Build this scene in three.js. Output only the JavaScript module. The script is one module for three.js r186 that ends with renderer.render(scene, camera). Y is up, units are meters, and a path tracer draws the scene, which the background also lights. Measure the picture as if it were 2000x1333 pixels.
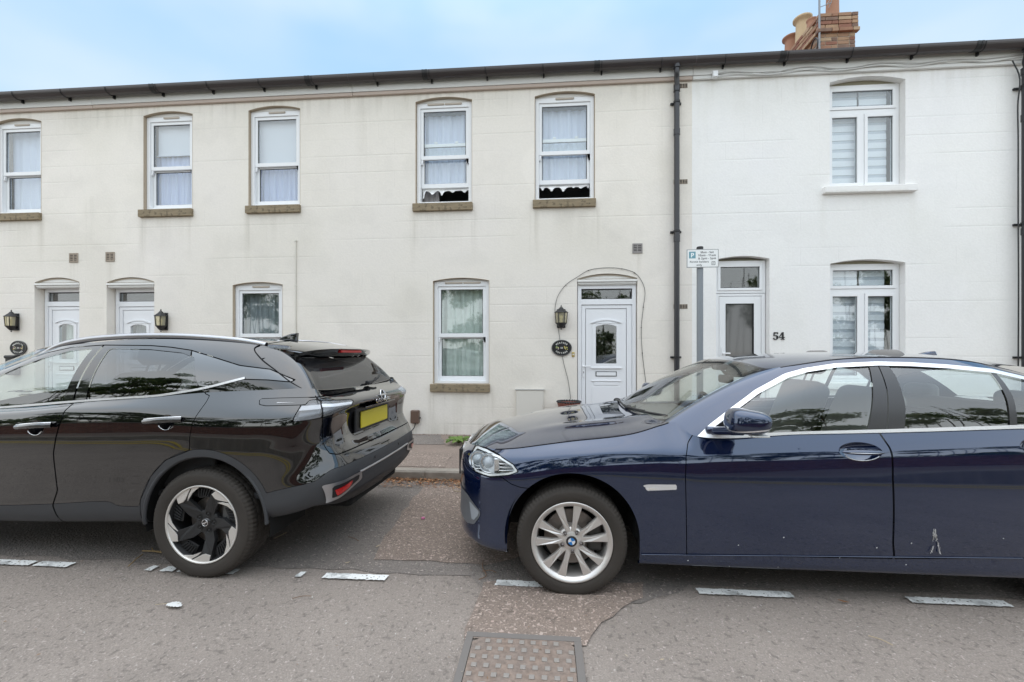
import * as THREE from 'three';
import { RoundedBoxGeometry } from 'three/addons/geometries/RoundedBoxGeometry.js';
import { mergeGeometries } from 'three/addons/utils/BufferGeometryUtils.js';
import { FontLoader } from 'three/addons/loaders/FontLoader.js';
import { TextGeometry } from 'three/addons/geometries/TextGeometry.js';

// ---------------------------------------------------------------- camera, sky, sun, exposure
const scene = new THREE.Scene();
const camera = new THREE.PerspectiveCamera(76.21, 1024 / 682, 0.05, 400);
camera.position.set(0, 1.47, 0);
camera.rotation.y = THREE.MathUtils.degToRad(4.5);
camera.setViewOffset(2000, 1333, 0, -24.5, 2000, 1333);
scene.add(camera);
const renderer = new THREE.WebGLRenderer({ antialias: true });
renderer.setSize(1024, 682);
renderer.toneMapping = THREE.LinearToneMapping;
renderer.toneMappingExposure = 1.66;
renderer.shadowMap.enabled = true;

const rng = seed => () => { seed |= 0; seed = seed + 0x6D2B79F5 | 0; let t = Math.imul(seed ^ seed >>> 15, 1 | seed); t = t + Math.imul(t ^ t >>> 7, 61 | t) ^ t; return ((t ^ t >>> 14) >>> 0) / 4294967296; };
const clamp = (x, a = 0, b = 1) => Math.min(b, Math.max(a, x)), lerp = (a, b, t) => a + (b - a) * t;
const sstep = (a, b, x) => { const t = clamp((x - a) / (b - a)); return t * t * (3 - 2 * t); };
function hash2(x, y, s) { let h = Math.imul(x, 374761393) + Math.imul(y, 668265263) + Math.imul(s, 2147483647); h = Math.imul(h ^ h >>> 13, 1274126177); return ((h ^ h >>> 16) >>> 0) / 4294967296; }
// periodic value noise: px, py are the lattice periods
function vnoise(x, y, px, py, s) {
  const x0 = Math.floor(x), y0 = Math.floor(y), fx = x - x0, fy = y - y0, u = fx * fx * (3 - 2 * fx), v = fy * fy * (3 - 2 * fy);
  const m = (a, p) => ((a % p) + p) % p, xa = m(x0, px), xb = m(x0 + 1, px), ya = m(y0, py), yb = m(y0 + 1, py);
  return lerp(lerp(hash2(xa, ya, s), hash2(xb, ya, s), u), lerp(hash2(xa, yb, s), hash2(xb, yb, s), u), v);
}
function fbm(u, v, p, oct, s) { let a = 0, w = 0.5, t = 0; for (let i = 0; i < oct; i++) { a += w * vnoise(u * p, v * p, p, p, s + i); t += w; w *= 0.5; p *= 2; } return a / t; }

{ // sky: pale blue, whiter to the horizon, thin broken cloud all round
  const w = 1024, h = 512, d = new Float32Array(w * h * 4);
  for (let j = 0; j < h; j++) for (let i = 0; i < w; i++) {
    const el = (j + 0.5) / h * Math.PI - Math.PI / 2, e = Math.max(0, Math.sin(el)), az = i / w;
    const k = Math.pow(1 - e, 1.6);
    let r = lerp(0.29, 0.68, k), g = lerp(0.56, 0.82, k), b = lerp(0.87, 0.92, k);
    const n = fbm(az, clamp(el / Math.PI + 0.5), 8, 6, 11) * 0.6 + fbm(az, clamp(el / Math.PI + 0.5) * 3 % 1, 4, 5, 51) * 0.4;
    const c = sstep(0.47 - 0.1 * sstep(0.6, 0.85, e), 0.72, n) * lerp(0.5, 0.8, sstep(0.55, 0.8, e)) * sstep(0.02, 0.2, e);
    r = lerp(r, 0.86, c); g = lerp(g, 0.9, c); b = lerp(b, 0.97, c);
    if (el < 0) { r = 0.5; g = 0.5; b = 0.5; }
    const up = 1 + 0.95 * sstep(0.55, 0.95, e), wv = 0.75 * sstep(0.6, 0.95, e); r = lerp(r, 0.8, wv); g = lerp(g, 0.85, wv); b = lerp(b, 0.92, wv); const o = (j * w + i) * 4, q = up * SKY(); d[o] = r * q; d[o + 1] = g * q; d[o + 2] = b * q; d[o + 3] = 1;
  }
  const t = new THREE.DataTexture(d, w, h, THREE.RGBAFormat, THREE.FloatType);
  t.mapping = THREE.EquirectangularReflectionMapping; t.magFilter = THREE.LinearFilter; t.minFilter = THREE.LinearFilter; t.wrapS = THREE.RepeatWrapping; t.needsUpdate = true;
  scene.background = t; scene.environment = t;
}
function SKY() { return 0.69; }
const sun = new THREE.DirectionalLight(0xfff2e0, 1.6);   // sun lost in wide thin cloud behind the photographer
sun.position.set(-3, 15, 13); sun.target.position.set(0, 1, -4);
sun.shadow.radius = 300; sun.castShadow = true;
Object.assign(sun.shadow.camera, { left: -16, right: 16, top: 16, bottom: -16, near: 1, far: 60 });
sun.shadow.mapSize.set(2048, 2048);
scene.add(sun, sun.target);

// ---------------------------------------------------------------- helpers
const names = {};
function numbered(n) { const k = names[n] = (names[n] ?? -1) + 1; return k ? `${n}_${String(k).padStart(3, '0')}` : n; }
function tag(o, label, category, group, kind) { if (label) o.userData.label = label; if (category) o.userData.category = category; if (group) o.userData.group = group; if (kind) o.userData.kind = kind; return o; }
function thing(name, label, category, pos = [0, 0, 0], ry = 0, group) {
  const g = new THREE.Group(); g.name = numbered(name); g.position.set(...pos); g.rotation.y = ry; scene.add(g); return tag(g, label, category, group);
}
function mesh(name, geo, mat, parent, pos) {
  if (Array.isArray(geo)) geo = geo.length === 1 ? geo[0] : merge(geo);
  const m = new THREE.Mesh(geo, mat); m.castShadow = m.receiveShadow = true;
  m.name = !parent || parent === scene ? numbered(name) : name; if (pos) m.position.set(...pos); (parent || scene).add(m); return m;
}
function solo(name, label, category, geo, mat, group, kind) { return tag(mesh(name, geo, mat, scene), label, category, group, kind); }
function struct(name, geo, mat, label) { return tag(mesh(name, geo, mat, scene), label, null, null, 'structure'); }
function merge(list) {
  list = list.map(g => { let a = g.index ? g.toNonIndexed() : g; for (const k of Object.keys(a.attributes)) if (!['position', 'normal', 'uv'].includes(k)) a.deleteAttribute(k); if (!a.attributes.uv) a.setAttribute('uv', new THREE.BufferAttribute(new Float32Array(a.attributes.position.count * 2), 2)); return a; });
  return mergeGeometries(list);
}
function bx(x0, x1, y0, y1, z0, z1) { const g = new THREE.BoxGeometry(Math.abs(x1 - x0), Math.abs(y1 - y0), Math.abs(z1 - z0)); g.translate((x0 + x1) / 2, (y0 + y1) / 2, (z0 + z1) / 2); return worldUV(g); }
function rbx(x0, x1, y0, y1, z0, z1, r = 0.006, seg = 2) { const w = Math.abs(x1 - x0), h = Math.abs(y1 - y0), d = Math.abs(z1 - z0); const g = new RoundedBoxGeometry(w, h, d, seg, Math.min(r, w / 2.01, h / 2.01, d / 2.01)); g.translate((x0 + x1) / 2, (y0 + y1) / 2, (z0 + z1) / 2); return g; }
// uv in metres by the dominant axis of the normal
function worldUV(g) {
  if (g.index) g = g.toNonIndexed();
  const p = g.attributes.position, n = g.attributes.normal, uv = new Float32Array(p.count * 2);
  for (let i = 0; i < p.count; i++) {
    const ax = Math.abs(n.getX(i)), ay = Math.abs(n.getY(i)), az = Math.abs(n.getZ(i));
    if (az >= ax && az >= ay) { uv[2 * i] = p.getX(i); uv[2 * i + 1] = p.getY(i); } else if (ay >= ax) { uv[2 * i] = p.getX(i); uv[2 * i + 1] = p.getZ(i); } else { uv[2 * i] = p.getZ(i); uv[2 * i + 1] = p.getY(i); }
  }
  g.setAttribute('uv', new THREE.BufferAttribute(uv, 2)); return g;
}
function tube(pts, r, seg = 24, rs = 8, closed = false) { return new THREE.TubeGeometry(new THREE.CatmullRomCurve3(pts.map(p => new THREE.Vector3(...p)), closed, 'centripetal'), seg, r, rs, closed); }
function cyl(r0, r1, h, seg = 16) { return new THREE.CylinderGeometry(r0, r1, h, seg); }
function bar(a, b, r, seg = 8) { const A = new THREE.Vector3(...a), B = new THREE.Vector3(...b), g = new THREE.CylinderGeometry(r, r, A.distanceTo(B), seg); g.applyQuaternion(new THREE.Quaternion().setFromUnitVectors(new THREE.Vector3(0, 1, 0), B.clone().sub(A).normalize())); g.translate(...A.add(B).multiplyScalar(0.5).toArray()); return g; }
function poly(pts, depth, bevel = 0) { // extrude a 2-D outline from z = 0 to z = depth
  const s = new THREE.Shape(pts.map(p => new THREE.Vector2(...p)));
  return new THREE.ExtrudeGeometry(s, { depth: depth - 2 * bevel, bevelEnabled: bevel > 0, bevelThickness: bevel, bevelSize: bevel, bevelOffset: -bevel, bevelSegments: 2 }).translate(0, 0, bevel);
}

// ---------------------------------------------------------------- textures and materials
function tex(n, fn, { srgb = false, rep = 1, size = 1 } = {}) { // fn(u, v) -> [r,g,b] or number, linear or sRGB bytes
  const d = new Uint8Array(n * n * 4);
  for (let j = 0; j < n; j++) for (let i = 0; i < n; i++) { let c = fn(i / n, j / n, i, j); if (typeof c === 'number') c = [c, c, c]; const o = (j * n + i) * 4; for (let k = 0; k < 3; k++) d[o + k] = clamp(srgb ? lin2s(c[k]) : c[k]) * 255; d[o + 3] = 255; }
  const t = new THREE.DataTexture(d, n, n, THREE.RGBAFormat); t.magFilter = THREE.LinearFilter; t.minFilter = THREE.LinearMipmapLinearFilter; t.generateMipmaps = true; t.wrapS = t.wrapT = THREE.RepeatWrapping;
  if (srgb) t.colorSpace = THREE.SRGBColorSpace; t.repeat.set(1 / size, 1 / size); t.needsUpdate = true; return t;
}
function lin2s(x) { return x <= 0.0031308 ? 12.92 * x : 1.055 * Math.pow(x, 1 / 2.4) - 0.055; }
function canvasTex(w, h, draw) { const c = document.createElement('canvas'); c.width = w; c.height = h; draw(c.getContext('2d'), w, h); const t = new THREE.CanvasTexture(c); t.colorSpace = THREE.SRGBColorSpace; return t; }
const rgb = (r, g, b) => new THREE.Color().setRGB(r, g, b);
const std = (c, rough = 0.7, o = {}) => new THREE.MeshStandardMaterial({ color: Array.isArray(c) ? rgb(...c) : c, roughness: rough, ...o });
const phys = (c, rough, o = {}) => new THREE.MeshPhysicalMaterial({ color: Array.isArray(c) ? rgb(...c) : c, roughness: rough, ...o });
const T = {};
// painted render with faint incised ashlar lines (courses 0.285 m), streaks and blotches at their own places; w x h metres from x0
function wallTex(tone, seed, x0, w, h, px, py, stains, dirt = 1) {
  const d = new Uint8Array(px * py * 4), bd = new Uint8Array(px * py * 4), per = w / 9.12;
  const st = stains.map(q => ({ ...q }));
  for (let j = 0; j < py; j++) for (let i = 0; i < px; i++) {
    const x = x0 + (i + 0.5) / px * w, y = (j + 0.5) / py * h, u = ((x / 9.12) % 1 + 1) % 1, v = y / 9.12 % 1;
    const yy = y / 0.285, k = Math.floor(yy), f = Math.abs(yy - Math.round(yy)) * 0.285, xx = x / 0.57 + (k % 2) * 0.5, fx = Math.abs(xx - Math.round(xx)) * 0.57;
    const w1 = sstep(0.4, 0.75, vnoise(x * 0.9 + 40, Math.round(yy), 999, 999, seed + 7)), w2 = sstep(0.68, 0.9, vnoise(Math.round(xx) + 50, k, 999, 999, seed + 9));
    const L = Math.max(w1 * (1 - sstep(0.003, 0.0075, f)), 0.5 * w2 * (1 - sstep(0.003, 0.0075, fx)));
    const n = fbm(u, v, 8, 6, seed), m = vnoise(x * 60 + 999, y * 60, 9999, 9999, seed + 3), b = fbm(u, v, 24, 4, seed + 5), str = vnoise(x * 14 + 500, y * 0.9, 9999, 9999, seed + 15) * 0.6 + 0.4 * vnoise(x * 37 + 500, y * 1.7, 9999, 9999, seed + 16);
    let g = 0; for (const q of st) { const dx = Math.abs(x - q.x) / q.w, dy = (q.y - y) / q.l; if (dx < 1 && dy > 0 && dy < 1) g = Math.max(g, q.a * (1 - dx) * (1 - dy) * sstep(0.3, 0.7, str) * (0.4 + 0.6 * sstep(0, 0.08, dy))); }
    g = Math.max(g, 0.22 * sstep(0.45, 0.02, y - 0.1) * sstep(0.3, 0.7, str), 0.13 * sstep(5.3, 5.85, y) * sstep(0.45, 0.75, str));
    const rep = sstep(0.66, 0.69, fbm(u, v, 6, 2, seed + 21)) * 0.035;
    const kk = 1 - 0.05 * dirt * sstep(0.48, 0.8, n) - 0.035 * dirt * sstep(0.5, 0.75, b) - 0.045 * (m - 0.5) - 0.075 * L - 0.62 * dirt * g + rep * dirt, o = (j * px + i) * 4;
    d[o] = clamp(lin2s(tone[0] * kk)) * 255; d[o + 1] = clamp(lin2s(tone[1] * kk * (1 - 0.03 * g))) * 255; d[o + 2] = clamp(lin2s(tone[2] * kk * (1 - 0.12 * g) * lerp(1.015, 0.965, n))) * 255; d[o + 3] = 255;
    const h_ = 0.5 + 0.3 * (b - 0.5) + 0.2 * (m - 0.5) - 0.4 * L; bd[o] = bd[o + 1] = bd[o + 2] = clamp(h_) * 255; bd[o + 3] = 255;
  }
  const mk = (a, srgb) => { const t = new THREE.DataTexture(a, px, py, THREE.RGBAFormat); t.magFilter = THREE.LinearFilter; t.minFilter = THREE.LinearMipmapLinearFilter; t.generateMipmaps = true; t.wrapS = t.wrapT = THREE.RepeatWrapping; if (srgb) t.colorSpace = THREE.SRGBColorSpace; t.repeat.set(1 / w, 1 / h); t.offset.set(-x0 / w, 0); t.needsUpdate = true; return t; };
  return { map: mk(d, true), bumpMap: mk(bd), bumpScale: 0.006 };
}
const under = (x0, x1, y, a = 0.3, l = 1.1) => [{ x: x0 + 0.03, y, w: 0.1, l, a }, { x: x1 - 0.03, y, w: 0.1, l: l * 0.8, a }, { x: (x0 + x1) / 2, y, w: (x1 - x0) / 2, l: l * 0.6, a: a * 0.45 }];
const creamStains = [...under(-10.1, -9.1, 3.88), ...under(-7.18, -6.19, 3.88), ...under(-5.2, -4.2, 3.9), ...under(-2.25, -1.2, 3.86), ...under(-0.22, 0.82, 3.86, 0.34), ...under(-5.5, -4.5, 0.82), ...under(-1.95, -0.9, 0.82), { x: -8.48, y: 3.1, w: 0.1, l: 0.7, a: 0.22 }, { x: -7.77, y: 3.1, w: 0.1, l: 0.6, a: 0.22 }, { x: 1.47, y: 3.1, w: 0.09, l: 0.5, a: 0.25 }, { x: 2.16, y: 5.75, w: 0.1, l: 0.8, a: 0.2 }, { x: 2.16, y: 4.2, w: 0.1, l: 0.7, a: 0.22 }, { x: -8.2, y: 4.3, w: 0.14, l: 1.4, a: 0.2 }, { x: -3.1, y: 5.7, w: 0.2, l: 1.6, a: 0.14 }, { x: 1.9, y: 5.8, w: 0.14, l: 3.5, a: 0.16 }];
const whiteStains = [...under(4.3, 5.68, 3.95, 0.16), { x: 3.1, y: 5.8, w: 0.3, l: 0.9, a: 0.12 }, { x: 6.9, y: 5.8, w: 0.3, l: 2.4, a: 0.14 }, { x: 2.5, y: 5.8, w: 0.12, l: 3, a: 0.12 }];
const M = {
  cream: std([1, 1, 1], 0.88, wallTex([0.795, 0.748, 0.685], 3, -15.2, 18.24, 9.12, 2048, 1024, creamStains)),
  white: std([1, 1, 1], 0.85, wallTex([0.85, 0.84, 0.825], 40, 1.5, 9.12, 9.12, 1024, 1024, whiteStains, 0.55)),
  upvc: phys([0.82, 0.83, 0.84], 0.32, { clearcoat: 0.2, clearcoatRoughness: 0.3 }),
  upvcOld: phys([0.74, 0.73, 0.70], 0.4),
  reveal: std([0.46, 0.38, 0.29], 0.9),
  black: std([0.012, 0.012, 0.014], 0.45),
  blackGloss: phys([0.008, 0.008, 0.01], 0.12, { clearcoat: 1, clearcoatRoughness: 0.05 }),
  iron: std([0.02, 0.02, 0.021], 0.5),
  rubber: std([0.02, 0.0195, 0.019], 0.82),
  pane: phys([0.96, 0.98, 0.98], 0.02, { transmission: 1, thickness: 0, ior: 1.8 }),
  chrome: std([0.82, 0.83, 0.85], 0.12, { metalness: 1 }),
  chromeSatin: std([0.86, 0.86, 0.87], 0.3, { metalness: 0.55 }),
  room: std([0.3, 0.29, 0.27], 0.9), dark: std([0.02, 0.02, 0.02], 0.9),
  galv: std([0.27, 0.29, 0.31], 0.55, { metalness: 0.35 }),
  brass: std([0.6, 0.45, 0.18], 0.35, { metalness: 1 }),
  gap: std([0.004, 0.004, 0.005], 0.9),
};
const hl = phys([0.7, 0.74, 0.76], 0.85, { transmission: 0.35, thickness: 0 });
// ---------------------------------------------------------------- ground
const agg = (seed, base, light, dens, p) => (u, v) => { // stone-flecked tarmac
  const n = fbm(u, v, 4, 5, seed), m = vnoise(u * p, v * p, p, p, seed + 2), f = vnoise(u * p * 2, v * p * 2, p * 2, p * 2, seed + 4), g = vnoise(u * p * 0.5, v * p * 0.5, p / 2, p / 2, seed + 6);
  const s = Math.max(sstep(1 - dens, 1 - dens + 0.15, m), 0.7 * sstep(1 - dens * 0.8, 1, f)), d = sstep(0.7, 0.95, g);
  const k = (0.82 + 0.36 * n) * (0.85 + 0.3 * f) * (1 - 0.3 * d);
  const warm = hash2(Math.floor(u * p), Math.floor(v * p), seed + 8);
  return [0, 1, 2].map(i => lerp(base[i] * k, light[i] * (i === 0 ? 1 : lerp(1, 0.9, warm)), s));
};
function tarmac(seed, base, light, dens, p, size, bs) {
  const fn = agg(seed, base, light, dens, p);
  return std([1, 1, 1], 0.92, { map: tex(1024, fn, { srgb: true, size }), bumpMap: tex(1024, (u, v) => 0.3 + 0.35 * vnoise(u * p, v * p, p, p, seed + 2) + 0.25 * vnoise(u * p * 2, v * p * 2, p * 2, p * 2, seed + 4) + 0.2 * fbm(u, v, 8, 3, seed), { size }), bumpScale: bs });
}
M.road = tarmac(101, [0.27, 0.23, 0.2], [0.48, 0.43, 0.39], 0.17, 256, 2.3, 0.009);
M.roadRough = tarmac(131, [0.24, 0.188, 0.155], [0.47, 0.39, 0.335], 0.3, 192, 1.9, 0.012);
M.roadDark = tarmac(161, [0.21, 0.183, 0.163], [0.43, 0.38, 0.34], 0.2, 220, 2.1, 0.011);
M.pave = tarmac(191, [0.25, 0.195, 0.162], [0.42, 0.345, 0.295], 0.2, 256, 1.7, 0.006);
M.kerb = std([1, 1, 1], 0.9, { map: tex(256, (u, v) => { const n = fbm(u, v, 6, 5, 71), k = 0.75 + 0.5 * n; return [0.3 * k, 0.265 * k, 0.225 * k]; }, { srgb: true, size: 0.8 }), bumpMap: tex(256, (u, v) => fbm(u, v, 16, 4, 75), { size: 0.8 }), bumpScale: 0.006 });
M.paint = std([1, 1, 1], 0.7, { map: tex(512, (u, v) => { const n = fbm(u, v, 8, 5, 81), k = lerp(0.85, 0.5, sstep(0.46, 0.66, n)) * (0.9 + 0.2 * vnoise(u * 128, v * 128, 128, 128, 84)); return [k, k, k * 0.97]; }, { srgb: true, size: 0.7 }) });
function sheet(pts, y, thick = 0, worn) { // flat polygon of (x, z) points, uv in metres
  const s = new THREE.Shape(pts.map(p => new THREE.Vector2(p[0], -p[1])));
  if (worn) { const xs = pts.map(p => p[0]), zs = pts.map(p => p[1]), a = Math.min(...xs) + 0.025, b = Math.max(...xs) - 0.025, c = Math.min(...zs) + 0.016, e = Math.max(...zs) - 0.016; const used = []; for (let i = 0; i < (b - a) * 60; i++) { const x = lerp(a, b, worn()), z = lerp(c, e, worn()), q = 0.003 + 0.008 * worn() * worn(); if (b <= a || used.some(u => Math.hypot(u[0] - x, u[1] - z) < u[2] + q * 1.6 + 0.004)) continue; used.push([x, z, q * 1.6]); const h = []; for (let k = 0; k < 8; k++) { const t = k / 8 * 6.283, rr = q * (0.6 + 0.8 * worn()); h.push(new THREE.Vector2(x + Math.cos(t) * rr * 1.15, -z + Math.sin(t) * rr * 0.9)); } s.holes.push(new THREE.Path(h)); } }
  const g = thick ? new THREE.ExtrudeGeometry(s, { depth: thick, bevelEnabled: false }) : new THREE.ShapeGeometry(s);
  g.rotateX(-Math.PI / 2); g.translate(0, y, 0); return worldUV(g);
}
function ragged(pts, amp, step, seed) { const r = rng(seed), out = []; for (let i = 0; i < pts.length; i++) { const [a, b] = pts[i], [c, d] = pts[(i + 1) % pts.length], L = Math.hypot(c - a, d - b), n = Math.max(1, Math.round(L / step)); for (let k = 0; k < n; k++) { const t = k / n; out.push([lerp(a, c, t) + (k ? (r() - 0.5) * amp : 0), lerp(b, d, t) + (k ? (r() - 0.5) * amp : 0)]); } } return out; }
struct('ground', sheet([[-150, -150], [150, -150], [150, 150], [-150, 150]], -0.03), std([0.07, 0.075, 0.04], 0.95));
struct('road', sheet([[-60, -4.93], [60, -4.93], [60, 1.15], [-60, 1.15]], 0), M.road);
struct('road_dark_strip', sheet(ragged([[-12, -4.92], [12, -4.92], [12, -2.86], [0.9, -2.84], [0.55, -2.6], [-0.36, -2.62], [-0.5, -2.84], [-12, -2.9]], 0.05, 0.16, 5), 0.004), M.roadDark);
struct('road_patch', sheet(ragged([[-1.35, -4.7], [-0.1, -4.8], [0.05, -3.3], [-0.42, -2.98], [-1.22, -3.0], [-1.3, -3.7]], 0.06, 0.13, 6), 0.008), M.roadRough);
struct('road_patch', sheet(ragged([[-0.4, -2.76], [0.62, -2.84], [0.58, -2.66], [0.3, -2.4], [0.2, -2.2], [-0.42, -2.2], [-0.41, -2.5]], 0.035, 0.09, 7), 0.008), M.roadRough);
{ // kerb stones and pavement
  let x = -14.2, k = 0; const r = rng(9), L = 0.914;
  const kerb = new THREE.Group(); kerb.name = 'kerb'; scene.add(kerb); tag(kerb, null, null, null, 'structure');
  for (; x < 12; x += L) { const y = 0.118 + (r() - 0.5) * 0.006, s = new THREE.Shape([[0, 0], [0, y - 0.02], [-0.015, y], [-0.125, y], [-0.125, 0]].map(p => new THREE.Vector2(...p))); const g = new THREE.ExtrudeGeometry(s, { depth: L - 0.009, bevelEnabled: true, bevelThickness: 0.003, bevelSize: 0.003, bevelOffset: -0.003, bevelSegments: 1 }); g.rotateY(-Math.PI / 2); // shape x -> z
    g.applyMatrix4(new THREE.Matrix4().makeScale(1, 1, 1)); g.translate(x + L, 0, -4.93 + (r() - 0.5) * 0.006); mesh('kerbstone', worldUV(g), M.kerb, kerb); }
  struct('pavement', bx(-60, 60, -0.02, 0.112, -7.2, -5.056), M.pave);
  struct('pavement_patch', sheet(ragged([[-2.2, -5.9], [-1.28, -5.85], [-1.2, -5.1], [-2.2, -5.1]], 0.05, 0.1, 12), 0.1165), M.roadRough);
  struct('pavement_patch', sheet(ragged([[-2.6, -7.1], [-1.75, -7.12], [-1.5, -6.4], [-2.5, -6.3]], 0.05, 0.1, 13), 0.1165), M.roadDark);
  struct('far_kerb', bx(-60, 60, 0, 0.11, 1.15, 1.28), M.kerb);
  struct('far_pavement', bx(-60, 60, -0.02, 0.105, 1.282, 2.2), M.pave);
}
{ // worn white bay dashes
  const dashes = [[-4.3, -3.56, 0.2], [-3.53, -3.27, 0.3], [-2.70, -2.06, 0.75], [-1.64, -1.53, 0.75], [-1.46, -1.03, 0.1], [-0.32, 0.05, 0.1], [0.92, 1.48, 0.12], [2.14, 2.69, 0.3]];
  const r = rng(21);
  for (const [a, b, w] of dashes) {
    const gs = []; let x = a;
    while (x < b - 0.02) { const len = w > 0.4 && x < a + (b - a) * 0.6 ? 0.03 + r() * 0.08 : b - x; const e = Math.min(b, x + len); const z0 = -2.788, z1 = -2.722;
      gs.push(sheet(ragged([[x + 0.005, z0], [e, z0], [e + (r() - .5) * 0.02, z1], [x + (r() - .5) * 0.02, z1]], 0.008, 0.012, (r() * 1e6) | 0), 0.0125, 0, r)); x = e + (w > 0.4 ? 0.02 + r() * 0.05 : 0); }
    struct('bay_marking', gs, M.paint);
  }
  // double yellow line by the far kerb
  const yl = std([0.55, 0.4, 0.03], 0.75);
  struct('yellow_line', sheet([[-30, 0.72], [30, 0.72], [30, 0.78], [-30, 0.78]], 0.006), yl); struct('yellow_line', sheet([[-30, 0.88], [30, 0.88], [30, 0.94], [-30, 0.94]], 0.006), yl);
}
{ // inspection cover
  const rust = std([1, 1, 1], 0.7, { metalness: 0.25, map: tex(256, (u, v) => { const n = fbm(u, v, 6, 5, 91), k = 0.7 + 0.6 * fbm(u, v, 32, 3, 95); return [lerp(0.24, 0.3, n) * k, lerp(0.2, 0.215, n) * k, lerp(0.175, 0.165, n) * k]; }, { srgb: true, size: 0.5 }), bumpMap: tex(256, (u, v) => fbm(u, v, 32, 4, 97), { size: 0.5 }), bumpScale: 0.003 });
  const stud = std([0.34, 0.305, 0.275], 0.55, { metalness: 0.3 });
  const t = thing('drain_cover', 'rusty rectangular iron inspection cover with raised square studs set in the road', 'drain cover', [-0.118, 0, -1.93], 0);
  const W = 0.275, Z = 0.31;
  mesh('frame', [bx(-W - 0.02, W + 0.02, -0.02, 0.0105, -Z - 0.02, -Z + 0.018), bx(-W - 0.02, W + 0.02, -0.02, 0.0105, Z - 0.018, Z + 0.02), bx(-W - 0.02, -W + 0.016, -0.02, 0.0105, -Z + 0.0185, Z - 0.0185), bx(W - 0.016, W + 0.02, -0.02, 0.0105, -Z + 0.0185, Z - 0.0185)], std([0.2, 0.18, 0.165], 0.75, { metalness: 0.15 }), t);
  const c = mesh('cover_plate', poly([[-W + 0.06, -Z + 0.021], [W - 0.06, -Z + 0.021], [W - 0.02, -Z + 0.06], [W - 0.02, Z - 0.021], [-W + 0.02, Z - 0.021], [-W + 0.02, -Z + 0.06]], 0.03).rotateX(Math.PI / 2).translate(0, 0.011, 0), rust, t); c.geometry = worldUV(c.geometry);
  const sg = rbx(-0.0135, 0.0135, 0.009, 0.0155, -0.0135, 0.0135, 0.003, 1);
  for (let j = 0; j < 10; j++) for (let i = 0; i < 9; i++) { const x = -0.235 + i * 0.0575 + (j % 2 ? 0.0145 : 0), z = -0.262 + j * 0.058; if (x > W - 0.035 || (j === 0 && (i < 1 || i > 7))) continue; mesh('stud', sg, stud, t, [x, 0, z]); }
}
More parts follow.
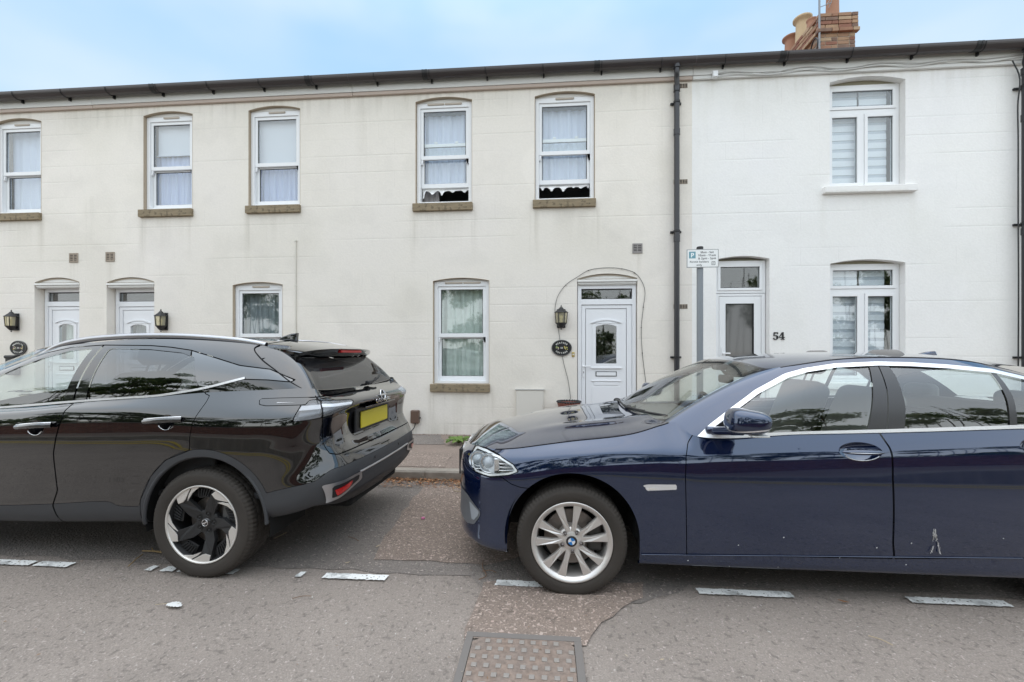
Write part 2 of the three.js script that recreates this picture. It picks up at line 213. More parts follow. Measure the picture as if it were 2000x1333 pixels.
// ---------------------------------------------------------------- the other side of the lane (behind the photographer, seen in paint and glass)
{
  const brick = std([1, 1, 1], 0.92, { map: tex(512, (u, v) => { const y = v * 16, k = Math.floor(y), x = u * 5 + (k % 2) * 0.5, fx = x - Math.floor(x), fy = y - k, m = fx < 0.04 || fy < 0.13, h = hash2(((Math.floor(x) % 5) + 5) % 5, k, 61), n = 0.8 + 0.4 * fbm(u, v, 16, 3, 63); return m ? [0.3 * n, 0.26 * n, 0.22 * n] : [lerp(0.2, 0.3, h) * n, lerp(0.075, 0.12, h) * n, lerp(0.05, 0.075, h) * n]; }, { srgb: true, size: 1.2 }) });
  const t = thing('garden_wall', 'low red brick garden wall across the lane with flat coping stones', 'wall', [0, 0, 2.1]); mesh('wall', bx(-14, 14, 0, 0.78, -0.11, 0.11), brick, t); mesh('coping', rbx(-14, 14, 0.78, 0.84, -0.15, 0.15, 0.01), M.kerb, t);
  const leafM = [[0.11, 0.18, 0.035], [0.16, 0.23, 0.05], [0.07, 0.12, 0.03], [0.24, 0.25, 0.06]].map(c => phys(c, 0.8, { side: THREE.DoubleSide, transmission: 0.5, thickness: 0 }));
  const leaf = new THREE.BufferGeometry(); leaf.setAttribute('position', new THREE.Float32BufferAttribute([0, 0, 0, 0.035, 0.045, 0.008, 0, 0.1, 0, -0.035, 0.045, 0.008], 3)); leaf.setIndex([0, 1, 2, 0, 2, 3]); leaf.computeVertexNormals();
  const hedge = (label, name, x0, x1, zc, hgt, n, seed, base = 0.3) => { const r = rng(seed), T = thing(name, label, 'hedge', [(x0 + x1) / 2, 0, zc]), dummy = new THREE.Object3D(), per = [[], [], [], []]; const cl = []; for (let i = 0; i < (x1 - x0) * 10; i++) { const x = lerp(x0, x1, r()), H = hgt(x); cl.push([x, base + (H - base) * Math.pow(r(), 0.7), (r() - 0.5) * 1.3, 0.22 + r() * 0.35, H]); }
    for (let i = 0; i < n; i++) { const c = cl[(r() * cl.length) | 0], a = r() * 6.28, e = Math.acos(2 * r() - 1), q = c[3] * Math.pow(r(), 0.4); dummy.position.set(c[0] - (x0 + x1) / 2 + q * Math.sin(e) * Math.cos(a), c[1] + q * 0.7 * Math.cos(e), c[2] + q * Math.sin(e) * Math.sin(a)); dummy.rotation.set(r() * 6, r() * 6, r() * 6); dummy.scale.setScalar(0.7 + r() * 0.9); dummy.updateMatrix(); per[r() < 0.2 ? 3 : (r() * 3) | 0].push(dummy.matrix.clone()); }
    per.forEach((L, k) => { const m = new THREE.InstancedMesh(leaf, leafM[k], L.length); L.forEach((q, i) => m.setMatrixAt(i, q)); m.name = 'foliage'; m.userData.kind = 'stuff'; m.castShadow = true; T.add(m); });
    const g = []; for (let i = 0; i < (x1 - x0) * 3; i++) { const x = lerp(x0, x1, r()) - (x0 + x1) / 2, H = hgt(x + (x0 + x1) / 2) * (0.75 + 0.4 * r()); g.push(bar([x, 0, (r() - 0.5) * 0.8], [x + (r() - 0.5) * 0.8, H, (r() - 0.5) * 1.2], 0.012, 5)); } const b = mesh('branches', g, std([0.08, 0.06, 0.04], 0.9), T); b.userData.kind = 'stuff'; };
  const hL = x => 4.3 + 0.5 * Math.sin(x * 1.3) + 0.35 * Math.sin(x * 3.1 + 1), hR = x => 4.0 + 0.4 * Math.sin(x * 1.7) + 0.25 * Math.sin(x * 4.1 + 2);
  hedge('tall unclipped hedge behind the low brick wall across the lane', 'tall_hedge', -13, -0.5, 3.0, hL, 42000, 5); hedge('lower loose hedge behind the brick wall at the right-hand side of the lane', 'low_hedge', -0.5, 13, 3.0, hR, 40000, 6);
}
// ---------------------------------------------------------------- the terrace
const ZF = -7.19;                                   // face of the front walls
function archPts(x0, x1, yb, ys, rise, n = 16) { // outline of an opening with a segmental head
  const p = [[x0, yb], [x1, yb], [x1, ys]], c = (x0 + x1) / 2, h = (x1 - x0) / 2; if (rise > 0) { const R = (h * h + rise * rise) / (2 * rise); for (let i = 1; i < n; i++) { const x = x1 - (x1 - x0) * i / n; p.push([x, ys + Math.sqrt(R * R - (x - c) ** 2) - (R - rise)]); } } p.push([x0, ys]); return p;
}
function shapeOf(pts, holes = []) { const s = new THREE.Shape(pts.map(p => new THREE.Vector2(...p))); for (const h of holes) s.holes.push(new THREE.Path(h.map(p => new THREE.Vector2(...p)))); return s; }
function ext(shape, z0, z1) { return worldUV(new THREE.ExtrudeGeometry(shape, { depth: Math.abs(z1 - z0), bevelEnabled: false }).translate(0, 0, Math.min(z0, z1))); }
const fasciaWhite = std([0.72, 0.72, 0.7], 0.6), fasciaPink = std([0.52, 0.43, 0.37], 0.75);
const roofTile = std([1, 1, 1], 0.85, { map: tex(256, (u, v) => { const n = fbm(u, v, 8, 5, 301), k = 0.7 + 0.6 * n; return [0.24 * k, 0.11 * k, 0.085 * k]; }, { srgb: true, size: 0.6 }) });
const slate = std([0.09, 0.09, 0.1], 0.8);
const E0 = 5.9;
function house(name, label, x0, x1, openings, mat, pitch, tile) {
  const t = thing(name, label, 'house', [(x0 + x1) / 2, 0, ZF]), cx = (x0 + x1) / 2;
  const L = g => g.translate(-cx, 0, -ZF);
  const holes = openings.map(o => archPts(o.x0, o.x1, o.yb, o.ys, o.rise));
  mesh('wall', L(ext(shapeOf([[x0 + 0.0001, 0], [x1 - 0.0001, 0], [x1 - 0.0001, E0 + 0.25], [x0 + 0.0001, E0 + 0.25]], holes), ZF - 0.3, ZF)), mat, t);
  mesh('inner_wall', [L(bx(x0 + 0.002, x0 + 0.15, 0, 6.1, -12.4, ZF - 0.302)), L(bx(x1 - 0.15, x1 - 0.002, 0, 6.1, -12.4, ZF - 0.302)), L(bx(x0 + 0.002, x1 - 0.002, 0, 6.1, -12.6, -12.402)), L(bx(x0 + 0.152, x1 - 0.152, 2.98, 3.2, -12.4, ZF - 0.302)), L(bx(x0 + 0.152, x1 - 0.152, 5.86, 5.95, -12.4, ZF - 0.302)), L(bx(x0 + 0.152, x1 - 0.152, -0.1, 0.15, -12.4, ZF - 0.302)), L(bx(x0 + 0.152, x1 - 0.152, 0.152, 5.85, -9.6, -9.5))], M.room, t);
  const zr = -9.95, zt = ZF + 0.13, yt = 6.09, pr = yt + (zt - zr) * Math.tan(pitch), sl = (za, zb) => { const g = new THREE.ExtrudeGeometry(new THREE.Shape([[za, 0], [zb, 1], [zb, 2], [za, 3]].map(([z, k]) => { const y = k === 0 || k === 3 ? (za === zt ? yt : yt) : pr; return new THREE.Vector2(z, y - (k === 1 || k === 0 ? 0.08 : 0)); })), { depth: x1 - x0 - 0.004, bevelEnabled: false }); g.rotateY(-Math.PI / 2); g.translate(x1 - 0.002, 0, 0); return g; };
  mesh('roof', [L(worldUV(sl(zt, zr))), L(worldUV(sl(-12.75, zr)))], tile, t);
  mesh('fascia', L(rbx(x0 + 0.002, x1 - 0.002, 5.905, 6.1, ZF + 0.002, ZF + 0.055, 0.004)), fasciaWhite, t);
  mesh('eaves_moulding', [L(rbx(x0 + 0.002, x1 - 0.002, 5.845, 5.903, ZF + 0.002, ZF + 0.045, 0.012))], mat === M.white ? fasciaWhite : fasciaPink, t);
  t.L = (g) => L(g); return t;
}
function liner(h, o, rd) { // dull brown painted reveal
  const a = archPts(o.x0, o.x1, o.yb, o.ys, o.rise), e = 0.005, b = archPts(o.x0 + e, o.x1 - e, o.yb - 0.001, o.ys - e * 0.3, o.rise - e * 0.6).map(p => [p[0], p[1]]);
  b[0][1] = b[1][1] = o.yb + 0.0005; mesh('reveal', h.L(ext(shapeOf(a, [b]), ZF - rd, ZF + 0.003)), M.reveal, h);
}
function ring(x0, x1, y0, y1, l, r, b, t, z0, z1) { const rr = 0.005; return [rbx(x0, x0 + l, y0, y1, z0, z1, rr), rbx(x1 - r, x1, y0, y1, z0, z1, rr), rbx(x0 + l - 0.004, x1 - r + 0.004, y0, y0 + b, z0, z1 - 0.001, rr), rbx(x0 + l - 0.004, x1 - r + 0.004, y1 - t, y1, z0, z1 - 0.001, rr)]; }
const seal = std([0.01, 0.01, 0.011], 0.6);
function paneIn(h, par, x0, x1, y0, y1, z) { mesh('pane', h.L(bx(x0, x1, y0, y1, z - 0.002, z + 0.002)), M.pane, par); mesh('seal', ring(x0 - 0.006, x1 + 0.006, y0 - 0.006, y1 + 0.006, 0.012, 0.012, 0.012, 0.012, z + 0.003, z + 0.012).map(g => h.L(g)), seal, par); }
const sillStone = std([1, 1, 1], 0.9, { map: tex(512, (u, v) => { const n = fbm(u, v, 6, 5, 311), s = sstep(0.55, 0.75, fbm(u, v * 0.125 % 1, 24, 3, 315)), k = (0.75 + 0.5 * n) * (1 - 0.4 * s); return [0.27 * k, 0.215 * k, 0.14 * k]; }, { srgb: true, size: 0.9 }), bumpMap: tex(256, (u, v) => fbm(u, v, 16, 4, 317), { size: 0.5 }), bumpScale: 0.004 });
function sash(h, o) {
  const { x0, x1, yb, ys } = o, rd = 0.055, z = ZF - rd, L = g => h.L(g);
  liner(h, o, 0.3);
  const w = mesh('window', [...ring(x0 + 0.008, x1 - 0.008, yb + 0.002, ys, 0.062, 0.062, 0.045, 0.085, z - 0.11, z)].map(L), M.upvc, h);
  mesh('head_board', L(ext(shapeOf(archPts(x0 + 0.008, x1 - 0.008, ys + 0.003, ys + 0.012, o.rise - 0.022).map(p => p)), z - 0.04, z - 0.004)), M.upvcOld, w);
  const vents = o.vents || [[0.36, 0.68]];
  for (const [a, b] of vents) mesh('trickle_vent', [rbx(lerp(x0, x1, a), lerp(x0, x1, b), ys - 0.038, ys - 0.012, z, z + 0.014, 0.004), rbx(lerp(x0, x1, a) + 0.01, lerp(x0, x1, b) - 0.01, ys - 0.045, ys - 0.036, z, z + 0.009, 0.002)].map(L), std([0.5, 0.44, 0.37], 0.5), w);
  const a = x0 + 0.075, b = x1 - 0.075, top = ys - 0.085, ym = o.mid, up = o.lift || 0, s = 0.048;
  // upper sash in front, lower sash behind it
  const zu = z - 0.018, zl = z - 0.066;
  mesh('upper_sash', ring(a - 0.004, b + 0.004, ym - 0.045, top, s, s, 0.066, s * 1.1, zu - 0.045, zu).map(L), M.upvc, w);
  paneIn(h, w, a + s, b - s, ym + 0.02, top - s * 1.1, zu - 0.025);
  mesh('lower_sash', ring(a - 0.004, b + 0.004, yb + 0.047 + up, ym - 0.03 + up + 0.02, s, s, 0.075, 0.055, zl - 0.045, zl).map(L), M.upvc, w);
  paneIn(h, w, a + s, b - s, yb + 0.122 + up, ym - 0.066 + up, zl - 0.025);
  for (const xx of [a - 0.002, b - 0.036]) { const hg = poly([[0, 0], [0, -0.075], [0.012, -0.085], [0.024, -0.07], [0.034, -0.03], [0.038, 0]], 0.036, 0.003); if (xx > (a + b) / 2) hg.scale(-1, 1, 1).translate(0.038, 0, 0); mesh('sash_horn', L(new THREE.BufferGeometry().copy(hg).translate(xx, ym - 0.047, zu - 0.04)), M.upvc, w); }
  for (const k of [0.3, 0.74]) mesh('sash_latch', L(rbx(lerp(a, b, k) - 0.028, lerp(a, b, k) + 0.028, ym - 0.012 + up, ym + 0.022 + up, zl - 0.03, zl + 0.006, 0.008)), M.upvc, w);
  mesh('parting_bead', L(rbx(a - 0.012, a - 0.006, yb + 0.06, ym - 0.13, zl - 0.02, zu + 0.002, 0.002)), std([0.2, 0.17, 0.15], 0.7), w);
  if (o.sill !== false) mesh('window_sill', L(rbx(x0 - (o.sl || 0.04), x1 + 0.012, yb - 0.135, yb - 0.005, ZF - 0.25, ZF + 0.055, 0.008)), sillStone, h);
}
const doorWhite = phys([0.8, 0.81, 0.83], 0.35, { clearcoat: 0.15 });
function door(h, o) {
  const { x0, x1, ys, rise } = o, rd = o.rd || 0.13, z = ZF - rd, L = g => h.L(g), f0 = x0 + 0.012, f1 = x1 - 0.012, l0 = x0 + 0.145, l1 = x1 - 0.165, lt = ys - 0.49, yb = 0.17;
  const P0 = lerp(l0, l1, 0.25), P1 = lerp(l0, l1, 0.76), d = mesh('door', L(ext(shapeOf([[l0 + 0.003, yb + 0.01], [l1 - 0.003, yb + 0.01], [l1 - 0.003, lt], [l0 + 0.003, lt]], [archPts(P0 + 0.001, P1 - 0.001, lt - 0.899, lt - 0.291, 0.034)]), z - 0.06, z - 0.022)), doorWhite, h);
  mesh('door_frame', [...ring(f0, f1, yb - 0.06, ys - 0.1, 0.062, 0.062, 0.06, 0.06, z - 0.09, z), rbx(f0 + 0.058, f1 - 0.058, lt + 0.068, lt + 0.16, z - 0.09, z + 0.001, 0.005), ...ring(f0 + 0.066, f1 - 0.066, yb, lt + 0.062, l0 - f0 - 0.066 - 0.005, f1 - 0.066 - l1 - 0.005, 0.008, 0.056, z - 0.08, z - 0.012)].map(L), doorWhite, d);
  mesh('head_board', L(ext(shapeOf(archPts(x0 + 0.004, x1 - 0.004, ys - 0.1, ys, rise - 0.014)), ZF - rd - 0.06, ZF - 0.035)), M.upvcOld, d);
  mesh('drip_moulding', [rbx(x0 + 0.003, x1 - 0.003, ys - 0.055, ys - 0.02, ZF - 0.034, ZF + 0.014, 0.006), rbx(x0 + 0.016, x1 - 0.016, ys - 0.088, ys - 0.057, ZF - 0.034, ZF - 0.006, 0.008), rbx(x0 + 0.03, x1 - 0.03, ys - 0.099, ys - 0.089, ZF - 0.034, ZF - 0.016, 0.003)].map(L), M.upvcOld, d);
  mesh('drip_edge', L(ext(shapeOf(archPts(x0 + 0.004, x1 - 0.004, ys - 0.002, ys + 0.0, rise - 0.012), [archPts(x0 + 0.05, x1 - 0.05, ys - 0.0015, ys - 0.001, rise - 0.024)]), ZF - 0.034, ZF - 0.02)), M.reveal, d);
  paneIn(h, d, f0 + 0.066, f1 - 0.066, lt + 0.165, ys - 0.17, z - 0.04);
  // arched light with its raised mouldings, letterbox, lower panel
  const p0 = lerp(l0, l1, 0.25), p1 = lerp(l0, l1, 0.76), pt = lt - 0.26, pb = lt - 0.9, zz = z - 0.022;
  mesh('pane', L(ext(shapeOf(archPts(p0, p1, pb, pt - 0.03, 0.035)), zz - 0.012, zz - 0.008)), M.pane, d);
  mesh('panel_moulding', [L(ext(shapeOf(archPts(p0 - 0.055, p1 + 0.055, pb - 0.06, pt, 0.055), [archPts(p0, p1, pb, pt - 0.03, 0.035)]), zz + 0.001, zz + 0.012)), L(ext(shapeOf(archPts(p0 - 0.085, p1 + 0.085, pt + 0.028, pt + 0.03, 0.06), [archPts(p0 - 0.055, p1 + 0.055, pt + 0.0285, pt + 0.029, 0.04)]), zz + 0.001, zz + 0.02)), L(rbx(p0 - 0.085, p1 + 0.085, pb - 0.085, pb - 0.055, zz, zz + 0.022, 0.008)), L(rbx(p0 - 0.07, p1 + 0.075, pb - 0.295, pb - 0.272, zz, zz + 0.016, 0.006)), L(rbx(p0 - 0.03, p1 + 0.03, pb - 0.36, pb - 0.31, zz, zz + 0.01, 0.005)), L(rbx(p0 - 0.06, p1 + 0.06, pb - 0.75, pb - 0.37, zz, zz + 0.008, 0.006))], doorWhite, d);
  mesh('letterbox', [rbx(p0 - 0.003, p1 + 0.003, pb - 0.212, pb - 0.13, zz, zz + 0.006, 0.003)].map(L), M.black, d);
  mesh('letterbox_flap', [rbx(p0 + 0.01, p1 - 0.01, pb - 0.2, pb - 0.142, zz + 0.004, zz + 0.012, 0.004)].map(L), doorWhite, d);
  mesh('handle', [rbx(l0 - 0.05, l0 - 0.02, lt - 1.12, lt - 0.93, z - 0.012, z + 0.006, 0.006), rbx(l0 - 0.05, l0 + 0.075, lt - 0.955, lt - 0.935, z + 0.012, z + 0.03, 0.008)].map(L), M.upvc, d);
  mesh('keyhole', L(rbx(l0 - 0.04, l0 - 0.03, lt - 1.06, lt - 1.03, z + 0.004, z + 0.0075, 0.003)), M.black, d);
  mesh('step', L(rbx(x0 + 0.004, x1 - 0.004, 0.112, 0.112 + 0.04, ZF - 0.28, ZF + 0.06, 0.01)), M.kerb, d);
  // dark hall behind
}
function casement(h, o) { // white house: top light over a pair of side-hung lights
  const { x0, x1, yb, ys } = o, z = ZF - 0.115, L = g => h.L(g), xm = (x0 + x1) / 2, yt = ys - 0.42;
  const w = mesh('window', [...ring(x0 + 0.004, x1 - 0.004, yb + 0.002, ys + 0.01, 0.05, 0.05, 0.05, 0.055, z - 0.07, z), rbx(x0 + 0.05, x1 - 0.05, yt - 0.035, yt + 0.035, z - 0.07, z + 0.001, 0.004), rbx(xm - 0.03, xm + 0.03, yb + 0.05, yt - 0.03, z - 0.07, z + 0.0015, 0.004)].map(L), M.upvc, h);
  mesh('head_board', L(ext(shapeOf(archPts(x0 + 0.004, x1 - 0.004, ys + 0.013, ys + 0.016, o.rise - 0.02)), z - 0.04, z - 0.006)), std([0.3, 0.28, 0.2], 0.9), w);
  for (const [a, b, c, d] of [[x0 + 0.055, x1 - 0.055, yt + 0.037, ys - 0.042], [x0 + 0.055, xm - 0.032, yb + 0.053, yt - 0.037], [xm + 0.032, x1 - 0.055, yb + 0.053, yt - 0.037]]) {
    mesh('light_frame', ring(a, b, c, d, 0.048, 0.048, 0.048, 0.048, z - 0.05, z + 0.014).map(L), M.upvc, w); paneIn(h, w, a + 0.048, b - 0.048, c + 0.048, d - 0.048, z - 0.018);
  }
  if (o.sill !== false) mesh('window_sill', L(rbx(x0 - 0.11, x1 + 0.13, yb - 0.11, yb - 0.002, ZF - 0.1, ZF + 0.075, 0.014)), M.white, h);
}
const W = (x0, x1, yb, ys, rise, o = {}) => ({ x0, x1, yb, ys, rise, ...o });
const wA = W(-10.06, -9.125, 4.02, 5.685, 0.07, { mid: 4.79, sl: 0.06 }), wB = W(-7.135, -6.203, 4.02, 5.69, 0.065, { mid: 4.79, sl: 0.06 }), wC = W(-5.17, -4.23, 4.035, 5.7, 0.065, { mid: 4.79, sl: 0.03 });
const wD = W(-2.2, -1.235, 3.995, 5.715, 0.065, { mid: 4.81, lift: 0.255, vents: [[0.2, 0.5], [0.51, 0.81]], sl: 0.04 }), wE = W(-0.19, 0.793, 4.0, 5.715, 0.065, { mid: 4.815, lift: 0.255, vents: [[0.35, 0.66]], sl: 0.03 });
const wF = W(-5.46, -4.545, 0.96, 2.665, 0.05, { mid: 1.8, vents: [[0.36, 0.7]] }), wG = W(-1.9, -0.945, 0.965, 2.69, 0.05, { mid: 1.79, vents: [[0.2, 0.52], [0.53, 0.84]] });
const dA = W(-9.262, -8.376, 0.1, 2.76, 0.085, { rd: 0.15 }), dB = W(-7.845, -6.93, 0.1, 2.745, 0.085, { rd: 0.15 }), dC = W(0.505, 1.475, 0.1, 2.695, 0.08, { rd: 0.05 });
const wH = W(4.432, 5.545, 4.075, 5.72, 0.075), wI = W(4.44, 5.545, 1.02, 2.88, 0.06);
const d54 = W(2.71, 3.528, 0.1, 2.975, 0.05);
const PC = Math.PI / 180 * 29, PW = Math.PI / 180 * 34.2;
const h1 = house('cream_house', 'cream rendered cottage at the far left, its door beside a lantern and oval plaque', -14.5, -8.07, [wA, dA], M.cream, PC, slate);
sash(h1, wA); door(h1, dA);
const h2 = house('cream_house', 'cream rendered cottage behind the black crossover with two closed upstairs sash windows', -8.07, -3.28, [wB, wC, wF, dB], M.cream, PC, slate);
sash(h2, wB); sash(h2, wC); sash(h2, wF); door(h2, dB);
const h3 = house('cream_house', 'middle cream rendered cottage with two open upstairs sash windows and white door', -3.28, 2.335, [wD, wE, wG, dC], M.cream, PC, slate);
sash(h3, wD); sash(h3, wE); sash(h3, wG); door(h3, dC);
const h4 = house('white_house', 'white painted house at the right with casement windows and zebra blinds', 2.335, 7.21, [wH, wI, d54], M.white, PW, roofTile);
casement(h4, wH); casement(h4, wI);
const h5 = house('neighbour_house', 'cream rendered house edge past the black drainpipe at the far right', 7.21, 12.5, [], M.cream, PW, roofTile);
{ // number 54's door: fanlight over a half glazed leaf
  const L = g => h4.L(g), z = ZF - 0.11, { x0, x1, ys } = d54, lt = 2.44;
  const d = mesh('door', [...ring(x0 + 0.09, x1 - 0.075, 0.2, lt - 0.045, 0.105, 0.115, 0.9, 0.12, z - 0.05, z - 0.004)].map(L), M.upvc, h4);
  mesh('door_frame', [...ring(x0 + 0.01, x1 - 0.01, 0.12, lt, 0.075, 0.06, 0.06, 0.04, z - 0.08, z), ...ring(x0 + 0.01, x1 - 0.01, lt + 0.005, ys - 0.005, 0.055, 0.055, 0.05, 0.06, z - 0.08, z + 0.006), ...ring(x0 + 0.06, x1 - 0.06, lt + 0.05, ys - 0.06, 0.045, 0.045, 0.04, 0.045, z - 0.06, z + 0.018)].map(L), M.upvc, d);
  mesh('head_board', L(ext(shapeOf(archPts(x0 + 0.004, x1 - 0.004, ys - 0.003, ys, d54.rise - 0.012)), z - 0.04, z - 0.004)), std([0.2, 0.19, 0.14], 0.9), d);
  paneIn(h4, d, x0 + 0.105, x1 - 0.105, lt + 0.095, ys - 0.105, z - 0.02);
  mesh('pane', L(bx(x0 + 0.2, x1 - 0.195, 1.1, lt - 0.17, z - 0.03, z - 0.026)), phys([0.1, 0.1, 0.1], 0.05, { transmission: 0.3, thickness: 0, ior: 1.8 }), d);
  mesh('seal', ring(x0 + 0.19, x1 - 0.185, 1.09, lt - 0.16, 0.012, 0.012, 0.012, 0.012, z - 0.028, z + 0.0).map(L), seal, d);
  mesh('handle', [rbx(x0 + 0.12, x0 + 0.15, 1.34, 1.58, z - 0.004, z + 0.01, 0.006), rbx(x0 + 0.125, x0 + 0.25, 1.46, 1.485, z + 0.03, z + 0.05, 0.009), bar([x0 + 0.135, 1.472, z], [x0 + 0.135, 1.472, z + 0.045], 0.009)].map(L), M.upvc, d);
  mesh('keyhole', L(rbx(x0 + 0.13, x0 + 0.14, 1.38, 1.41, z + 0.008, z + 0.012, 0.003)), M.black, d);
}
{ // gutter, its brackets and joints, the two drainpipes
  const gm = phys([0.042, 0.034, 0.035], 0.36, { clearcoat: 0.25, clearcoatRoughness: 0.4 }), gy = 6.075, gz = ZF + 0.145, R = 0.083;
  const half = (x0, x1, r) => { const s = new THREE.Shape(), n = 14; for (let i = 0; i <= n; i++) { const a = Math.PI + Math.PI * i / n; s.lineTo ? (i ? s.lineTo(Math.cos(a) * r, Math.sin(a) * r * 1.08) : s.moveTo(Math.cos(a) * r, Math.sin(a) * r)) : 0; } s.lineTo(r, 0.012); s.lineTo(r - 0.006, 0.012); for (let i = n; i >= 0; i--) { const a = Math.PI + Math.PI * i / n; s.lineTo(Math.cos(a) * (r - 0.005), Math.sin(a) * (r - 0.005) * 1.08); } s.lineTo(-r, 0.012); const g = new THREE.ExtrudeGeometry(s, { depth: x1 - x0, bevelEnabled: false }); g.rotateY(Math.PI / 2); g.translate(x0, gy + 0.02, gz); return g; };
  for (const [h, x0, x1] of [[h1, -14.5, -8.07], [h2, -8.07, -3.28], [h3, -3.28, 2.335], [h4, 2.335, 7.21], [h5, 7.21, 12.5]]) {
    const g = mesh('gutter', h.L(half(x0 + 0.001, x1 - 0.001, R)), gm, h);
    const r = rng(Math.round(x0 * 100)); let k = 0;
    for (let x = x0 + 0.45; x < x1 - 0.1; x += 0.93, k++) {
      const w = 0.0065, pts = []; for (let i = 0; i <= 8; i++) { const a = Math.PI * 1.0 + Math.PI * i / 8; pts.push([x + (i < 3 ? -0.012 : 0), gy + 0.02 + Math.sin(a) * (R + 0.004) * 1.08, gz + Math.cos(a + Math.PI) * (R + 0.004)]); }
      mesh('gutter_bracket', [h.L(tube(pts, w, 16, 6)), h.L(rbx(x - 0.012, x + 0.012, gy - 0.1, gy - 0.03, ZF + 0.054, gz - 0.05, 0.004))], M.black, g);
      if (k % 3 === 1) mesh('gutter_joint', [h.L(half(x - 0.13, x - 0.1, R + 0.006)), h.L(half(x - 0.07, x - 0.04, R + 0.006)), h.L(half(x - 0.1, x - 0.07, R + 0.003))], M.black, g);
    }
  }
  const dpm = phys([0.018, 0.018, 0.022], 0.35, { clearcoat: 0.3, clearcoatRoughness: 0.3 });
  const pipe = (h, x, zz) => { const p = mesh('drainpipe', [tube([[x - 0.02, gy - 0.05, gz], [x - 0.02, gy - 0.16, gz], [x - 0.012, gy - 0.24, gz - 0.03], [x - 0.004, gy - 0.32, zz + 0.02], [x, gy - 0.4, zz], [x, gy - 0.5, zz]], 0.04, 32, 14), bar([x, gy - 0.48, zz], [x, 0.2, zz], 0.042, 16), bar([x - 0.02, gy - 0.1, gz], [x - 0.02, gy + 0.0, gz], 0.055, 14), ...[gy - 0.38, 3.3, 5.0].map(y => bar([x, y - 0.05, zz], [x, y + 0.05, zz], 0.05, 16))].map(g => h.L(g)), dpm, h);
    for (const y of [5.48, 3.42, 1.41]) mesh('pipe_bracket', [rbx(x - 0.085, x + 0.085, y - 0.016, y + 0.016, ZF, ZF + 0.03, 0.004), bar([x, y - 0.016, zz], [x, y + 0.016, zz], 0.052, 16)].map(g => h.L(g)), M.black, p); };
  pipe(h3, 2.075, ZF + 0.075); pipe(h5, 7.15, ZF + 0.1);
}
{ // vents and airbricks
  const clay = std([0.36, 0.3, 0.24], 0.9), clayD = std([0.3, 0.28, 0.27], 0.9);
  const vent = (h, x, y, s, m) => { const g = [...ring(x - s, x + s, y - s, y + s, 0.018, 0.018, 0.018, 0.018, ZF + 0.001, ZF + 0.016)]; for (let k = 1; k < 6; k++) g.push(rbx(x - s + 0.014, x + s - 0.014, y - s + k * s / 3 - 0.008, y - s + k * s / 3 + 0.008, ZF + 0.001, ZF + 0.013, 0.003)); g.push(rbx(x - 0.008, x + 0.008, y - s, y + s, ZF + 0.001, ZF + 0.0145, 0.003)); const v = mesh('wall_vent', g.map(q => h.L(q)), m, h); mesh('vent_opening', h.L(bx(x - s + 0.01, x + s - 0.01, y - s + 0.01, y + s - 0.01, ZF + 0.0005, ZF + 0.004)), M.dark, v); };
  vent(h1, -8.48, 3.193, 0.085, clay); vent(h2, -7.77, 3.2, 0.085, clay); vent(h3, 1.473, 3.175, 0.08, clayD);
  for (const y of [5.776, 4.236, 2.227]) { const x = 2.165, v = mesh('airbrick', h3.L(rbx(x - 0.12, x + 0.1, y - 0.037, y + 0.037, ZF, ZF + 0.005, 0.002)), clay, h3); for (let j = 0; j < 3; j++) for (let i = 0; i < 5; i++) mesh('slot', h3.L(bx(x - 0.1 + i * 0.041, x - 0.072 + i * 0.041, y - 0.029 + j * 0.022, y - 0.016 + j * 0.022, ZF + 0.004, ZF + 0.0065)), M.dark, v); }
  mesh('conduit', [bar([-4.304, 3.42, ZF + 0.012], [-4.304, 1.0, ZF + 0.012], 0.011, 8), rbx(-4.325, -4.283, 3.4, 3.43, ZF, ZF + 0.025, 0.003), rbx(-4.322, -4.286, 2.63, 2.645, ZF, ZF + 0.024, 0.003)].map(g => h2.L(g)), std([0.68, 0.65, 0.58], 0.8), h2);
  const box = (h, x0, x1, y0, y1, m) => { const b = mesh('meter_box', h.L(rbx(x0, x1, y0, y1, ZF, ZF + 0.05, 0.008)), m, h); mesh('meter_box_door', h.L(rbx(x0 + 0.015, x1 - 0.015, y0 + 0.015, y1 - 0.03, ZF + 0.048, ZF + 0.058, 0.005)), m, b); mesh('meter_box_lip', h.L(rbx(x0 - 0.012, x1 + 0.012, y1 - 0.012, y1 + 0.006, ZF, ZF + 0.064, 0.003)), std([0.45, 0.44, 0.42], 0.8), b); };
  box(h3, -0.5, -0.04, 0.28, 0.88, std([0.66, 0.63, 0.57], 0.7)); box(h3, -2.98, -2.47, 0.2, 0.92, std([0.62, 0.6, 0.56], 0.7));
  const jb = mesh('junction_box', h3.L(rbx(-2.265, -2.12, 0.3, 0.52, ZF, ZF + 0.09, 0.02)), std([0.12, 0.075, 0.055], 0.45), h3); mesh('cable', h3.L(tube([[-2.19, 0.3, ZF + 0.05], [-2.2, 0.24, ZF + 0.06], [-2.25, 0.17, ZF + 0.05], [-2.27, 0.12, ZF + 0.08]], 0.008)), M.black, jb); mesh('knob', h3.L(rbx(-2.12, -2.1, 0.38, 0.4, ZF + 0.02, ZF + 0.05, 0.005)), M.black, jb);
}
